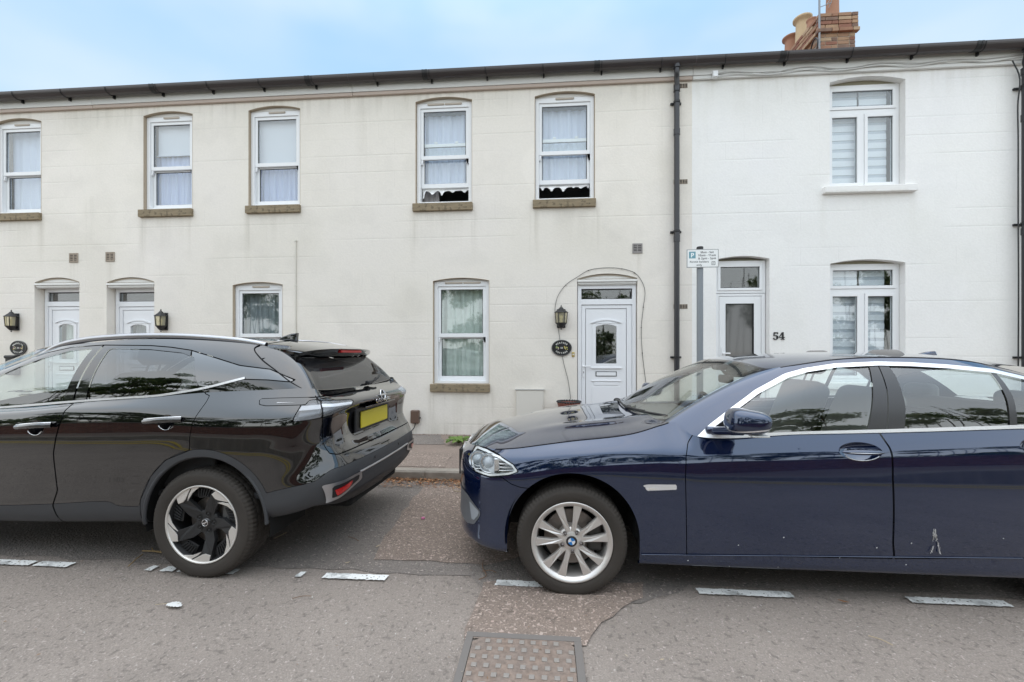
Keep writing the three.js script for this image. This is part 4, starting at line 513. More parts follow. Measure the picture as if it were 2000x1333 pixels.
// ---------------------------------------------------------------- navy saloon
{
  const CX = 1.3, CZ = -3.58, car = thing('saloon_car', 'dark navy blue saloon car with silver ten spoke wheels parked at the right', 'car', [CX, 0, CZ]);
  const paint = phys([0.002, 0.0065, 0.03], 0.05, { specularColor: rgb(0.58, 0.72, 1), clearcoat: 1, clearcoatRoughness: 0.0, ior: 1.85 });
  const G = S => toGeo(S).translate(-CX, 0, 0), A = g => g.translate(-CX, 0, 0), part = (n, g, m, p = car) => mesh(n, Array.isArray(g) && typeof g[0] === 'number' ? G(g) : (Array.isArray(g) ? g : [g]).map(A), m, p);
  const sec = (...v) => v, front = (j5, j6, j7, j8, b = 0.2) => sec([-0.1, b], [-0.005, b + 0.03], [0, 0.33], [-0.004, 0.45], [0, 0.56], j5, j6, j7, j8);
  const door = (sy, cr, bl, k = 0) => sec([-0.085, 0.19], [-0.03, 0.2], [-0.016, sy], [-0.004, 0.43], [0.002, 0.6], [-0.002, 0.76], [-0.012, cr - 0.012], [-0.025, cr + 0.02], [-0.064, bl]);
  const st = [
    { x: -0.66, z: 0, sec: front([-0.0, 0.66], [-0.005, 0.71], [-0.015, 0.75], [-0.055, 0.785], 0.21) },
    { x: -0.65, z: 0.25, sec: front([0, 0.66], [-0.005, 0.71], [-0.016, 0.755], [-0.058, 0.79], 0.21) },
    { x: -0.612, z: 0.48, sec: front([0, 0.66], [-0.008, 0.71], [-0.024, 0.765], [-0.075, 0.812], 0.21) },
    { x: -0.535, z: 0.67, sec: front([-0.004, 0.66], [-0.02, 0.72], [-0.05, 0.785], [-0.1, 0.835], 0.21) },
    { x: -0.4, z: 0.81, sec: front([0.0, 0.66], [-0.018, 0.73], [-0.046, 0.795], [-0.11, 0.838]) },
    { x: -0.2, z: 0.888, sec: front([0.006, 0.66], [-0.004, 0.745], [-0.03, 0.81], [-0.088, 0.865]) },
    { x: 0.15, z: 0.922, sec: sec([-0.07, 0.195], [-0.01, 0.21], [0, 0.32], [0, 0.45], [0.008, 0.6], [0.012, 0.73], [0.004, 0.805], [-0.016, 0.86], [-0.1, 0.918]) },
    { x: 0.5, z: 0.926, sec: sec([-0.085, 0.192], [-0.03, 0.2], [-0.014, 0.265], [-0.004, 0.42], [0.002, 0.6], [0.001, 0.75], [-0.007, 0.828], [-0.022, 0.878], [-0.11, 0.962]) },
    { x: 0.7, z: 0.927, sec: sec([-0.085, 0.19], [-0.03, 0.2], [-0.015, 0.268], [-0.004, 0.42], [0.002, 0.6], [-0.001, 0.76], [-0.009, 0.838], [-0.02, 0.875], [-0.125, 1.018]) },
    { x: 0.8, z: 0.928, sec: sec([-0.085, 0.19], [-0.03, 0.2], [-0.015, 0.27], [-0.004, 0.42], [0.002, 0.6], [-0.001, 0.76], [-0.01, 0.842], [-0.022, 0.878], [-0.15, 1.04]) },
    { x: 0.91, z: 0.928, sec: door(0.272, 0.862, 0.968) },
    { x: 1.5, z: 0.93, sec: door(0.285, 0.89, 0.99) }, { x: 2.1, z: 0.93, sec: door(0.303, 0.918, 1.012) }, { x: 2.7, z: 0.93, sec: door(0.32, 0.948, 1.04) }, { x: 3.118, z: 0.93, sec: door(0.33, 0.96, 1.056) },
    { x: 3.55, z: 0.905, sec: door(0.33, 0.965, 1.07) }, { x: 3.92, z: 0.82, sec: door(0.3, 0.95, 1.075) }, { x: 4.13, z: 0.62, sec: door(0.28, 0.94, 1.08) }, { x: 4.2, z: 0.32, sec: door(0.28, 0.94, 1.08) }, { x: 4.215, z: 0, sec: door(0.28, 0.94, 1.08) }];
  const body = bodySurface(st), us = segSteps([8, 10, 14, 18, 18, 24, 22, 16, 10, 10, 26, 26, 26, 20, 16, 12, 10, 8, 6]), vs = segSteps([4, 4, 7, 8, 8, 8, 6, 8]);
  let near = gridSoup(body, us, vs), far = mirrorZ(near);
  const arch = cx => (x, y) => { const dx = x - cx, dy = Math.max(0, y - 0.345); return Math.hypot(dx, dy) - 0.402; };
  const a1 = arch(0.158), a2 = arch(3.118), wheelCut = (x, y, z) => Math.abs(z) > 0.5 ? Math.min(a1(x, y), a2(x, y)) : 1;
  near = cut(near, wheelCut)[1]; far = cut(far, wheelCut)[1];
  // panels on the near side
  const gaps = []; const take = (f, w) => { const [a, b, g] = panel(near, f, w); near = b; gaps.push(g); return a; };
  const dr = [[1.937, 1.06], [1.951, 0.99], [1.972, 0.929], [1.977, 0.879], [1.975, 0.756], [1.978, 0.509], [1.98, 0.386], [1.994, 0.29]];
  const df = [[0.835, 0.2705], [0.829, 0.474], [0.823, 0.73], [0.831, 0.858], [0.854, 0.929], [0.895, 0.985], [0.9, 1.06]];
  let d1 = take(sideFn([...df, ...dr]));
  let d2 = take(sideFn([...dr.slice().reverse().map(([x, y]) => [x + 0.0055, y]), [1.94, 1.12], [3.1, 1.15], [3.1, 1.0], [3.04, 0.85], [2.9, 0.66], [2.8, 0.56], [2.745, 0.322]]));
  const bump = take(sideFn([[-0.8, 0.1], [0.0, 0.1], [0.0, 0.642], [-0.09, 0.642], [-0.157, 0.644], [-0.219, 0.661], [-0.275, 0.693], [-0.36, 0.683], [-0.45, 0.688], [-0.52, 0.70], [-0.6, 0.71], [-0.8, 0.72]]));
  const lampF = sideFn([[-0.49, 0.835], [-0.515, 0.79], [-0.505, 0.72], [-0.47, 0.692], [-0.36, 0.686], [-0.23, 0.712], [-0.172, 0.738], [-0.21, 0.78], [-0.3, 0.818], [-0.4, 0.834]]);
  const lamp = take((x, y, z, s, t) => lampF(x, y, z), 0.006);
  // handle recess and lower door trim
  const ell = (cx, cy, a, b) => (x, y, z) => z > 0.5 ? (Math.hypot((x - cx) / a, (y - cy) / b) - 1) * b : 1;
  const handle = (parent, D, cx, cy) => { const f = ell(cx, cy, 0.118, 0.05), [h, r] = cut(D, f); for (let i = 0; i < h.length; i += ST) { const q = 1 - Math.min(1, Math.hypot((h[i] - cx) / 0.118, (h[i + 1] - cy) / 0.05)) ** 2, k = 0.034; h[i + 2] -= k * q; const gx = 2 * k * (h[i] - cx) / 0.0139, gy = 2 * k * (h[i + 1] - cy) / 0.0025; const n = [h[i + 3] - gx, h[i + 4] - gy, h[i + 5]], l = Math.hypot(...n); for (let c = 0; c < 3; c++) h[i + 3 + c] = n[c] / l; } return [r, h, cx, cy]; };
  const H1 = handle(null, d1, 1.813, 0.903), H2 = handle(null, d2, 2.78, 0.945); d1 = H1[0]; d2 = H2[0];
  const zAt = (x, y) => { let best = 0, bd = 1e9; for (let i = 0; i < d1.length; i += ST) { const d = (d1[i] - x) ** 2 + (d1[i + 1] - y) ** 2; if (d < bd) { bd = d; best = d1[i + 2]; } } return best; };
  part('body_shell', cat(near, far), paint);
  const D1 = part('front_door', d1, paint), D2 = part('rear_door', d2, paint), BU = part('front_bumper', bump, paint);
  part('shut_line', cat(...gaps), M.gap);
  for (const [D, H] of [[D1, H1], [D2, H2]]) {
    mesh('handle_recess', G(H[1]), paint, D); const [, , cx, cy] = H, zz = 0.929;
    const hb = new THREE.SphereGeometry(1, 32, 16).scale(0.117, 0.0155, 0.02).translate(cx - CX, cy, zz + 0.008); mesh('door_handle', hb, paint, D); mesh('handle_trim', new THREE.SphereGeometry(1, 24, 10).scale(0.108, 0.004, 0.021).translate(cx - CX, cy - 0.001, zz + 0.0095), M.chrome, D);
    const low = []; for (let i = 0; i <= 12; i++) { const a = Math.PI * (1.15 + 0.7 * i / 12); low.push([cx + 0.104 * Math.cos(a) - CX, cy + 0.049 * Math.sin(a), zz - 0.001]); } mesh('handle_bezel', tube(low, 0.003, 24, 6), M.chrome, D);
  }
  { // sill strip highlight edge below the doors and small chips
    const pts = []; for (let x = 0.57; x < 2.72; x += 0.1) { const s = x; pts.push([x, 0.2665 + (x - 0.7) * 0.0265, 0.9185]); } part('sill_edge', tube(pts, 0.003, 60, 6), paint);
  }
  // bonnet and boot lid: crowned between the shoulder rails
  const E = s => body(s, 8), nose = pchip([-0.7, -0.6, -0.5, -0.4, -0.25, 0, 0.3, 0.7, 1], [0.76, 0.785, 0.835, 0.875, 0.917, 0.967, 1.002, 1.028, 1.035]);
  const deck = (c, sh) => (s, v) => { const e = E(s), av = Math.abs(v), b = 0.012 * Math.exp(-(((av - 0.62) / 0.09) ** 2)) * sstep(-0.3, 0.3, e[0]); return [e[0] + sh(s) * (1 - v * v), e[1] + (Math.max(c(e[0]), e[1]) - e[1]) * (1 - Math.pow(av, 2.3)) + b, v * e[2]]; };
  const hoodUs = us.filter(u => u <= 8.62), vv = steps(-1, 1, 64);
  let hood = gridSoup(deck(nose, s => -0.1 * sstep(5, 8.4, s)), hoodUs, vv);
  { const hs = (x, y, z, s, t) => (1 - Math.abs(t)) > 0 ? Math.min(1 - Math.abs(t) - 0.004, 1) * -0.5 : 1; const lead = pchip([0, 0.3, 0.6, 0.75, 0.9], [-0.575, -0.568, -0.53, -0.47, -0.42]); const [h, rim, g] = panel(hood, (x, y, z) => lead(Math.min(0.9, Math.abs(z))) - x, 0.006); part('bonnet', h, paint); part('nose_panel', rim, paint); part('shut_line', g, M.gap);
    const ln = []; for (const u of us) if (u >= 4.02 && u <= 8.6) { const e = E(u); ln.push([e[0], e[1] + 0.0008, e[2] + 0.0005]); } part('shut_line', tube(ln, 0.0032, 120, 6), M.gap); }
  part('boot_lid', gridSoup(deck(pchip([3.4, 3.7, 4.1, 4.3], [1.09, 1.1, 1.09, 1.07]), () => 0), us.filter(u => u >= 15), vv), paint);
  // greenhouse
  const gs = [
    { b: [0.6, 1.0, 0], t: [1.33, 1.425, 0], k: 0.03 }, { b: [0.625, 1.004, 0.3], t: [1.345, 1.42, 0.25], k: 0.03 }, { b: [0.69, 1.016, 0.57], t: [1.39, 1.402, 0.45], k: 0.03 }, { b: [0.775, 1.034, 0.745], t: [1.45, 1.372, 0.61], k: 0.025 },
    { b: [0.91, 0.968, 0.866], t: [1.56, 1.392, 0.635], k: 0.03 }, { b: [1.5, 0.99, 0.87], t: [1.85, 1.436, 0.638], k: 0.045 }, { b: [2.1, 1.012, 0.87], t: [2.15, 1.45, 0.638], k: 0.045 }, { b: [2.7, 1.04, 0.87], t: [2.6, 1.43, 0.638], k: 0.045 }, { b: [3.118, 1.056, 0.868], t: [2.85, 1.375, 0.638], k: 0.045 }, { b: [3.5, 1.068, 0.82], t: [3.12, 1.3, 0.63], k: 0.03 },
    { b: [3.72, 1.078, 0.6], t: [3.24, 1.345, 0.5], k: 0.02 }, { b: [3.8, 1.08, 0.3], t: [3.3, 1.375, 0.25], k: 0.02 }, { b: [3.83, 1.08, 0], t: [3.32, 1.38, 0], k: 0.02 }];
  const gh = glassSurface(gs), gus = segSteps([8, 8, 10, 22, 40, 26, 32, 24, 18, 10, 6, 6]), gvs = steps(0, 1, 34);
  const Gs = gridSoup(gh, gus, gvs), mir = mirrorZ(Gs);
  const DLO = [[0.897, 0.955], [1.5, 0.982], [1.992, 1.003], [2.771, 1.04], [3.2, 1.062], [3.26, 1.075], [3.22, 1.1], [3.12, 1.2], [2.94, 1.312], [2.716, 1.374], [2.464, 1.4], [2.25, 1.413], [2.067, 1.417], [1.819, 1.404], [1.634, 1.374], [1.506, 1.339], [1.301, 1.241], [1.127, 1.13], [0.99, 1.035]];
  const dlo = polySDF(DLO), win = (x, y) => dlo(x, y) + 0.024;
  const gl1 = polySDF([[0.9, 0.95], [1.885, 0.95], [1.886, 1.027], [1.95, 1.2], [2.01, 1.38], [2.016, 1.5], [0.9, 1.5]]), gl2 = polySDF([[2.075, 0.95], [2.089, 1.036], [2.118, 1.161], [2.132, 1.334], [2.126, 1.405], [2.12, 1.5], [2.71, 1.5], [2.695, 1.371], [2.683, 1.204], [2.655, 1.06], [2.64, 0.95]]), gl3 = polySDF([[2.68, 0.95], [2.695, 1.067], [2.722, 1.217], [2.724, 1.364], [2.72, 1.5], [3.4, 1.5], [3.4, 0.95]]);
  const doSide = (S, isNear) => {
    let [ws, r] = cut(S, (x, y, z, s) => s - 3.0), rear; [rear, r] = cut(r, (x, y, z, s) => 9.6 - s); // windscreen, sides, rear window
    const [gz, frame] = cut(ws, (x, y, z, s, t) => Math.max(s - 2.86, 0.03 - t, t - 0.97) ); const [rg, rf] = cut(rear, (x, y, z, s, t) => Math.max(9.9 - s, 0.06 - t, t - 0.94));
    let [inside, skin] = cut(r, (x, y) => dlo(x, y)), ch; [inside, ch] = cut(inside, (x, y) => win(x, y));
    let gA, gB, gC, post; [gA, post] = cut(inside, (x, y) => gl1(x, y)); [gB, post] = cut(post, (x, y) => gl2(x, y)); [gC, post] = cut(post, (x, y) => gl3(x, y));
    return { gz, frame, rg, rf, skin, ch, gA, gB, gC, post };
  };
  const a = doSide(Gs), b = doSide(mir);
  const blackSatin = phys([0.035, 0.034, 0.036], 0.35, { clearcoat: 0.4, clearcoatRoughness: 0.2 });
  part('windscreen', cat(a.gz, b.gz), M.carGlass); part('windscreen_border', cat(a.frame, b.frame), M.blackGloss);
  part('rear_window', cat(a.rg, b.rg), M.carGlass); part('pillar_panel', cat(a.skin, b.skin, a.rf, b.rf), paint);
  part('window_trim', cat(thick(a.ch, 0.005), thick(b.ch, 0.005)), M.chromeSatin);
  const win1 = part('front_door_window', inset(a.gA, 0.006), M.carGlass); part('rear_door_window', inset(a.gB, 0.006), M.carGlass); part('quarter_window', inset(a.gC, 0.006), M.carGlass);
  part('far_side_windows', cat(b.gA, b.gB, b.gC), M.carGlass);
  { const [p1, p2, pg] = panel(a.post, sideFn([[1.5, 0.9], [1.985, 0.9], [1.99, 1.03], [2.045, 1.25], [2.07, 1.41], [2.07, 1.5], [1.5, 1.5]]), 0.006); part('door_post', cat(p1), blackSatin); { const [q1, q2] = cut(p2, (x) => x - 2.4); part('door_post', q1, blackSatin); part('door_post', q2, blackSatin); } part('shut_line', pg, M.gap); part('far_door_post', b.post, blackSatin); }
  // roof
  const Tp = s => gh(s, 1), roofC = pchip([1.2, 1.33, 1.5, 1.75, 2.1, 2.5, 2.9, 3.2, 3.32, 3.5], [1.4, 1.425, 1.452, 1.472, 1.482, 1.478, 1.454, 1.41, 1.38, 1.34]);
  const rf = (s, v) => { const e = Tp(s); return [e[0], e[1] + (Math.max(roofC(e[0]), e[1]) - e[1]) * (1 - Math.pow(Math.abs(v), 2.6)), v * e[2]]; };
  part('roof', gridSoup(rf, gus, steps(-1, 1, 48)), paint);
  { const g = [], e = []; for (const s of gus) if (s >= 3.6 && s <= 9) { const p = Tp(s); e.push([p[0], p[1] - 0.004, p[2] + 0.004]); } part('roof_ditch_trim', tube(e, 0.005, 90, 6), M.black); }
  // shark fin aerial
  { const f = poly([[-0.09, 0], [-0.04, 0.022], [0.03, 0.04], [0.062, 0.042], [0.08, 0]], 0.05, 0.012).translate(2.9, 1.446, -0.025); part('aerial', f, paint); }
  // headlamp: clear cover, chrome bowl, projector, indicator
  { const cover = part('headlight', inset(lamp, -0.001), phys([0.97, 0.98, 0.98], 0.0, { transmission: 1, thickness: 0, ior: 1.5 }));
    mesh('lamp_housing', G(inset(lamp, 0.06)), std([0.5, 0.52, 0.54], 0.35, { metalness: 0.4 }), cover);
    const [rimA] = cut(lamp, (x, y, z) => -(lampF(x, y, z) + 0.014)); mesh('lamp_rim', G(inset(rimA, 0.006)), std([0.75, 0.77, 0.78], 0.3, { metalness: 0.3 }), cover);
    const lens = (x, y, z, r) => [lathe([[0, 0.022], [r * 0.5, 0.018], [r * 0.85, 0.006], [r, -0.006]], 28).translate(x - CX, y, z)], ringG = (x, y, z, r) => [new THREE.TorusGeometry(r * 1.15, 0.006, 10, 36).translate(x - CX, y, z), lathe([[r * 1.15, 0], [r * 1.5, 0.02], [r * 1.55, 0.022]], 32).translate(x - CX, y, z)];
    mesh('projector_lens', lens(-0.375, 0.755, 0.735, 0.042), phys([0.5, 0.55, 0.6], 0.03, { clearcoat: 1 }), cover); mesh('lamp_ring', ringG(-0.375, 0.755, 0.73, 0.042), M.chrome, cover);
    mesh('projector_lens', lens(-0.46, 0.755, 0.66, 0.04), phys([0.5, 0.55, 0.6], 0.03, { clearcoat: 1 }), cover); mesh('lamp_ring', ringG(-0.46, 0.755, 0.655, 0.04), M.chrome, cover);
    mesh('reflector', [rbx(-0.335, -0.3, 0.7, 0.795, 0.75, 0.8, 0.006), rbx(-0.3, -0.2, 0.742, 0.75, 0.79, 0.83, 0.003), rbx(-0.3, -0.19, 0.722, 0.73, 0.79, 0.835, 0.003), rbx(-0.3, -0.22, 0.762, 0.77, 0.785, 0.82, 0.003)].map(A), M.chrome, cover);
    mesh('light_unit', [rbx(-0.31, -0.24, 0.775, 0.81, 0.76, 0.8, 0.008)].map(A), std([0.6, 0.62, 0.62], 0.3), cover); }
  // lower grille with fog lamp, side indicator, kidney grilles
  { const fogF = sideFn([[-0.7, 0.55], [-0.53, 0.525], [-0.42, 0.445], [-0.43, 0.41], [-0.47, 0.35], [-0.53, 0.33], [-0.7, 0.35]]); const f = cut(bump, fogF)[0]; part('fog_lamp_surround', inset(f, -0.003), std([0.13, 0.135, 0.145], 0.45)); const f2 = cut(bump, sideFn([[-0.51, 0.49], [-0.43, 0.446], [-0.438, 0.42], [-0.47, 0.375], [-0.49, 0.38]]))[0]; part('fog_lamp', inset(f2, -0.006), phys([0.35, 0.37, 0.4], 0.05, { clearcoat: 1 }));
    const ind = cut(near, sideFn([[0.574, 0.683], [0.6, 0.69], [0.767, 0.693], [0.781, 0.664], [0.6, 0.652]]))[0]; const I = part('side_indicator', inset(ind, -0.006), M.chromeSatin); const ind2 = cut(near, sideFn([[0.59, 0.678], [0.68, 0.684], [0.69, 0.665], [0.605, 0.659]]))[0]; mesh('indicator_lens', G(inset(ind2, -0.009)), phys([0.75, 0.72, 0.66], 0.1, { clearcoat: 1 }), I);
    for (const s of [-1, 1]) { const k = []; for (let i = 0; i < 9; i++) k.push(rbx(-0.665, -0.62, 0.55, 0.74, s * 0.17 - 0.12 + i * 0.029, s * 0.17 - 0.112 + i * 0.029, 0.003)); const fr = tube([[-0.657, 0.56, s * 0.05], [-0.66, 0.7, s * 0.04], [-0.642, 0.752, s * 0.1], [-0.634, 0.755, s * 0.24], [-0.632, 0.7, s * 0.31], [-0.636, 0.58, s * 0.28], [-0.652, 0.54, s * 0.16]], 0.009, 60, 8, true); const kg = part('kidney_grille', k, M.black); mesh('grille_frame', A(fr), M.chrome, kg); }
  }
  // door mirror
  { const mx = 1.105, my = 1.094, mz = 1.085, S = (u, v) => { const a = u * 6.2832, e = (v - 0.5) * Math.PI, ce = Math.cos(e), se = Math.sin(e), p = (q, k) => Math.sign(q) * Math.pow(Math.abs(q), k); const X = p(Math.cos(a), 0.62) * Math.pow(ce, 0.6), Z = p(Math.sin(a), 0.7) * Math.pow(ce, 0.6), Y = p(se, 0.72); return [mx + 0.104 * X * (1 + 0.05 * Y) + 0.014 * Y, my + 0.066 * Y * (1 - 0.12 * X) - 0.01 * X, mz + 0.1 * Z + 0.012 * X]; };
    const mg = gridSoup(S, steps(0, 1, 72), steps(0.002, 0.998, 40), true); const [lowS, topS] = cut(mg, (x, y) => y - (1.052 + 0.12 * (x - 1.105))); const [lip, cap] = cut(topS, (x, y) => y - (1.06 + 0.12 * (x - 1.105))); const m1 = part('door_mirror', cap, paint);
    mesh('mirror_underside', G(lowS), paint, m1); mesh('mirror_trim', G(inset(lip, -0.0015)), M.chromeSatin, m1);
    mesh('mirror_arm', [tube([[1.0, 1.0, 0.86], [1.04, 1.015, 0.93], [1.1, 1.035, 1.04]], 0.026, 20, 10), rbx(0.96, 1.12, 0.985, 1.03, 0.84, 0.89, 0.02)].map(A), paint, m1); mesh('mirror_triangle', A(poly([[0.955, 0.985], [1.13, 0.992], [1.14, 1.06], [1.1, 1.085]], 0.02, 0.004).translate(0, 0, 0.838)), M.black, m1); mesh('mirror_turn_lamp', A(rbx(1.1, 1.19, 1.02, 1.03, 1.11, 1.165, 0.004)), std([0.7, 0.7, 0.68], 0.2), m1);
    const fm = mirrorZ(cat(cap, lowS)); part('far_door_mirror', fm, paint); }
  // wipers and cowl
  part('cowl', gridSoup((s, v) => { const p = gh(Math.abs(s), 0); return [p[0] + 0.03 - 0.12 * (1 - v), p[1] - 0.012 - 0.005 * (1 - v), Math.sign(s) * p[2]]; }, steps(-3, 3, 40), [0, 1]), M.black);
  { const w = (pts, n) => { const o = part('wiper', tube(pts, 0.0085, 40, 6), M.black); mesh('wiper_pivot', A(new THREE.SphereGeometry(0.024, 14, 10).scale(1.3, 0.8, 1).translate(pts[0][0] + 0.01, pts[0][1], pts[0][2])), M.black, o); };
    w([[0.66, 1.03, -0.62], [0.655, 1.045, -0.4], [0.64, 1.045, -0.1], [0.66, 1.05, 0.2], [0.7, 1.06, 0.4]]); w([[0.645, 1.04, 0.05], [0.68, 1.05, 0.3], [0.72, 1.058, 0.5], [0.79, 1.062, 0.66]]); }
  // scrape on the rear door
  { const r = rng(77), g = []; for (let i = 0; i < 44; i++) { const v = r(), side = i % 2 ? 1 : -1, x = 2.2 + side * (0.004 + 0.02 * v * v) + 0.008 * v + (r() - 0.5) * 0.008, y = 0.47 - 0.135 * v, l = 0.004 + r() * 0.012, a = 1.57 + side * 0.25 * v + (r() - 0.5) * 0.7, w = 0.0007 + r() * 0.0016; if (v > 0.45 && v < 0.6 && side < 0) continue; g.push(poly([[-l, -w], [l * 0.7, -w * 0.5], [l, w * 0.7], [-l * 0.5, w]], 0.0012).rotateZ(a).translate(x, y, 0.9275)); } part('paint_scrape', g, std([0.62, 0.6, 0.58], 0.8)); const h = []; for (let i = 0; i < 15; i++) { const x = 0.6 + r() * 2.0, y = 0.2 + r() * r() * 0.4, w = 0.0015 + r() * 0.002; h.push(poly([[-w, -w], [w, -w * 0.7], [w * 0.8, w], [-w * 0.6, w * 0.8]], 0.001).translate(x, y, y < 0.28 ? 0.905 + (y - 0.2) * 0.12 : 0.928)); } part('stone_chip', h, std([0.6, 0.6, 0.58], 0.8)); }
  // wheels
  const alloy = std([0.74, 0.71, 0.68], 0.36, { metalness: 0.7 }), alloyDark = std([0.2, 0.18, 0.17], 0.5, { metalness: 0.7 }), R = 0.34, Rr = 0.243;
  const wheelAt = (x, z, flip) => {
    const w = new THREE.Group(); w.name = 'wheel'; w.position.set(x - CX, R - 0.02, z); if (flip) w.rotation.y = Math.PI; car.add(w);
    mesh('tyre', tyre(R, Rr, 0.235, 84, 5), M.tyre, w); const F = 0.1;
    mesh('rim', [lathe([[Rr + 0.003, F + 0.005], [Rr + 0.004, F + 0.012], [Rr - 0.004, F + 0.013], [Rr - 0.012, F + 0.006], [Rr - 0.022, F - 0.002], [Rr - 0.03, F - 0.012], [Rr - 0.033, F - 0.05], [Rr - 0.04, -0.05], [Rr - 0.02, -0.1]], 96)], alloy, w);
    const sp = []; for (let k = 0; k < 5; k++) for (const o of [-1, 1]) { const a = (95 + 72 * k) * Math.PI / 180 + o * 0.262; const g = new THREE.BufferGeometry().copy(poly([[0.05, -0.017], [0.12, -0.0155], [Rr - 0.03, -0.026], [Rr - 0.012, -0.036], [Rr - 0.012, 0.036], [Rr - 0.03, 0.026], [0.12, 0.0155], [0.05, 0.017]], 0.03, 0.005)); const p = g.attributes.position; for (let i = 0; i < p.count; i++) { const q = p.getX(i), yy = p.getY(i); p.setXYZ(i, q, yy, p.getZ(i) + F - 0.042 + 0.016 * sstep(0.06, 0.16, q) - 0.01 * sstep(0.19, 0.235, q) - 0.003 * Math.cos(yy / 0.026)); } g.computeVertexNormals(); g.rotateZ(a); sp.push(g); }
    for (const g of sp) mesh('spoke', g, alloy, w);
    const hub = [lathe([[0.034, F - 0.008], [0.05, F - 0.012], [0.075, F - 0.02], [0.088, F - 0.035], [0.088, F - 0.07]], 60)]; mesh('hub', hub, alloy, w);
    mesh('hub_cap', lathe([[0, F - 0.006], [0.022, F - 0.0065], [0.032, F - 0.008], [0.035, F - 0.014]], 40), M.blackGloss, w);
    const q = (a0, m) => { const s = new THREE.Shape(); s.moveTo(0, 0); s.absarc(0, 0, 0.021, a0, a0 + Math.PI / 2, false); s.lineTo(0, 0); return mesh('badge_quarter', new THREE.ExtrudeGeometry(s, { depth: 0.0015, bevelEnabled: false }).translate(0, 0, F - 0.0062), m, w); };
    const wh = std([0.75, 0.76, 0.78], 0.3), bl = std([0.02, 0.2, 0.55], 0.3); q(0.3, bl); q(0.3 + Math.PI / 2, wh); q(0.3 + Math.PI, bl); q(0.3 + 1.5 * Math.PI, wh);
    for (let k = 0; k < 5; k++) { const a = (131 + 72 * k) * Math.PI / 180; mesh('wheel_bolt', [lathe([[0, 0.012], [0.008, 0.012], [0.009, 0], [0.016, -0.004], [0.0165, 0.003]], 16).translate(0.058 * Math.cos(a), 0.058 * Math.sin(a), F - 0.013)], alloyDark, w); }
    mesh('brake_disc', [lathe([[0.02, 0.012], [0.168, 0.012], [0.168, -0.012], [0.02, -0.012]], 48).translate(0, 0, 0.0), lathe([[0.06, 0.02], [0.088, 0.018], [0.09, 0]], 32)], M.disc, w); mesh('brake_caliper', rbx(0.1, 0.19, -0.08, 0.1, -0.03, 0.04, 0.02), std([0.09, 0.085, 0.08], 0.6, { metalness: 0.5 }), w); mesh('wheel_back', lathe([[0, -0.06], [Rr - 0.03, -0.05]], 40), M.under, w);
    return w; };
  wheelAt(0.155, 0.806); wheelAt(3.118, 0.8); wheelAt(0.155, -0.8, 1); wheelAt(3.118, -0.8, 1);
  // wheel wells, floor, cabin
  for (const x of [0.158, 3.118]) for (const s of [1, -1]) part('wheel_well', (() => { const g = new THREE.CylinderGeometry(0.415, 0.415, 0.42, 40, 1, true, Math.PI / 2 - 0.15, Math.PI + 0.3).rotateX(Math.PI / 2).rotateZ(0); g.translate(x, 0.345, s * 0.69); return g; })(), M.under);
  part('underbody', [rbx(0.62, 2.66, 0.2, 0.3, -0.82, 0.82, 0.03), rbx(-0.5, 4.0, 0.24, 0.5, -0.46, 0.46, 0.05), rbx(0.55, 2.7, 0.3, 0.42, -0.8, 0.8, 0.02), rbx(-0.5, 0.6, 0.5, 0.72, -0.44, 0.44, 0.05)], M.under);
  part('cabin_floor', [rbx(0.6, 3.5, 0.42, 0.46, -0.85, 0.85, 0.01), rbx(0.8, 2.75, 0.46, 0.95, 0.8, 0.845, 0.02), rbx(0.8, 2.75, 0.46, 0.95, -0.845, -0.8, 0.02)], M.cabin);
  part('dashboard', [rbx(0.75, 1.3, 0.55, 0.985, -0.82, 0.82, 0.07, 4), rbx(0.95, 1.4, 0.9, 1.03, 0.18, 0.6, 0.05, 4), rbx(1.0, 2.0, 0.46, 0.72, -0.13, 0.13, 0.04)], std([0.14, 0.13, 0.12], 0.8));
  part('parcel_shelf', rbx(3.0, 3.72, 0.98, 1.03, -0.72, 0.72, 0.02), M.cabin);
  for (const [x, z] of [[1.75, 0.38], [1.75, -0.38]]) part('front_seat', seatGeo(0.52, 0.38).map(g => g.translate(x, 0.52, z)), std([0.2, 0.19, 0.18], 0.75));
  part('rear_seat', [rbx(2.55, 3.05, 0.52, 0.76, -0.68, 0.68, 0.08, 4), (() => { const g = rbx(-0.1, 0.1, 0, 0.5, -0.68, 0.68, 0.08, 4); g.rotateZ(-0.42); g.translate(2.98, 0.66, 0); return g; })(), rbx(3.12, 3.24, 1.06, 1.22, 0.25, 0.52, 0.05, 4), rbx(3.12, 3.24, 1.06, 1.22, -0.52, -0.25, 0.05, 4)], std([0.2, 0.19, 0.18], 0.75));
  { const sw = part('steering_wheel', (() => { const g = new THREE.TorusGeometry(0.185, 0.016, 10, 48); g.rotateY(Math.PI / 2); g.rotateZ(0.4); g.translate(1.45, 0.95, -0.38); return g; })(), M.black); }
  { const m = part('rear_view_mirror', [rbx(1.405, 1.44, 1.235, 1.3, -0.12, 0.12, 0.02, 3), bar([1.43, 1.3, 0], [1.37, 1.37, 0], 0.012)], std([0.1, 0.09, 0.085], 0.6)); part('sensor_cowl', rbx(1.33, 1.42, 1.34, 1.385, -0.06, 0.06, 0.02), M.black); }
  part('headlining', gridSoup((s, v) => { const p = rf(s, v * 0.97); return [p[0], p[1] - 0.035, p[2]]; }, gus.filter(s => s >= 0.6 && s <= 11), steps(-1, 1, 16), true), std([0.4, 0.37, 0.33], 0.9));
}
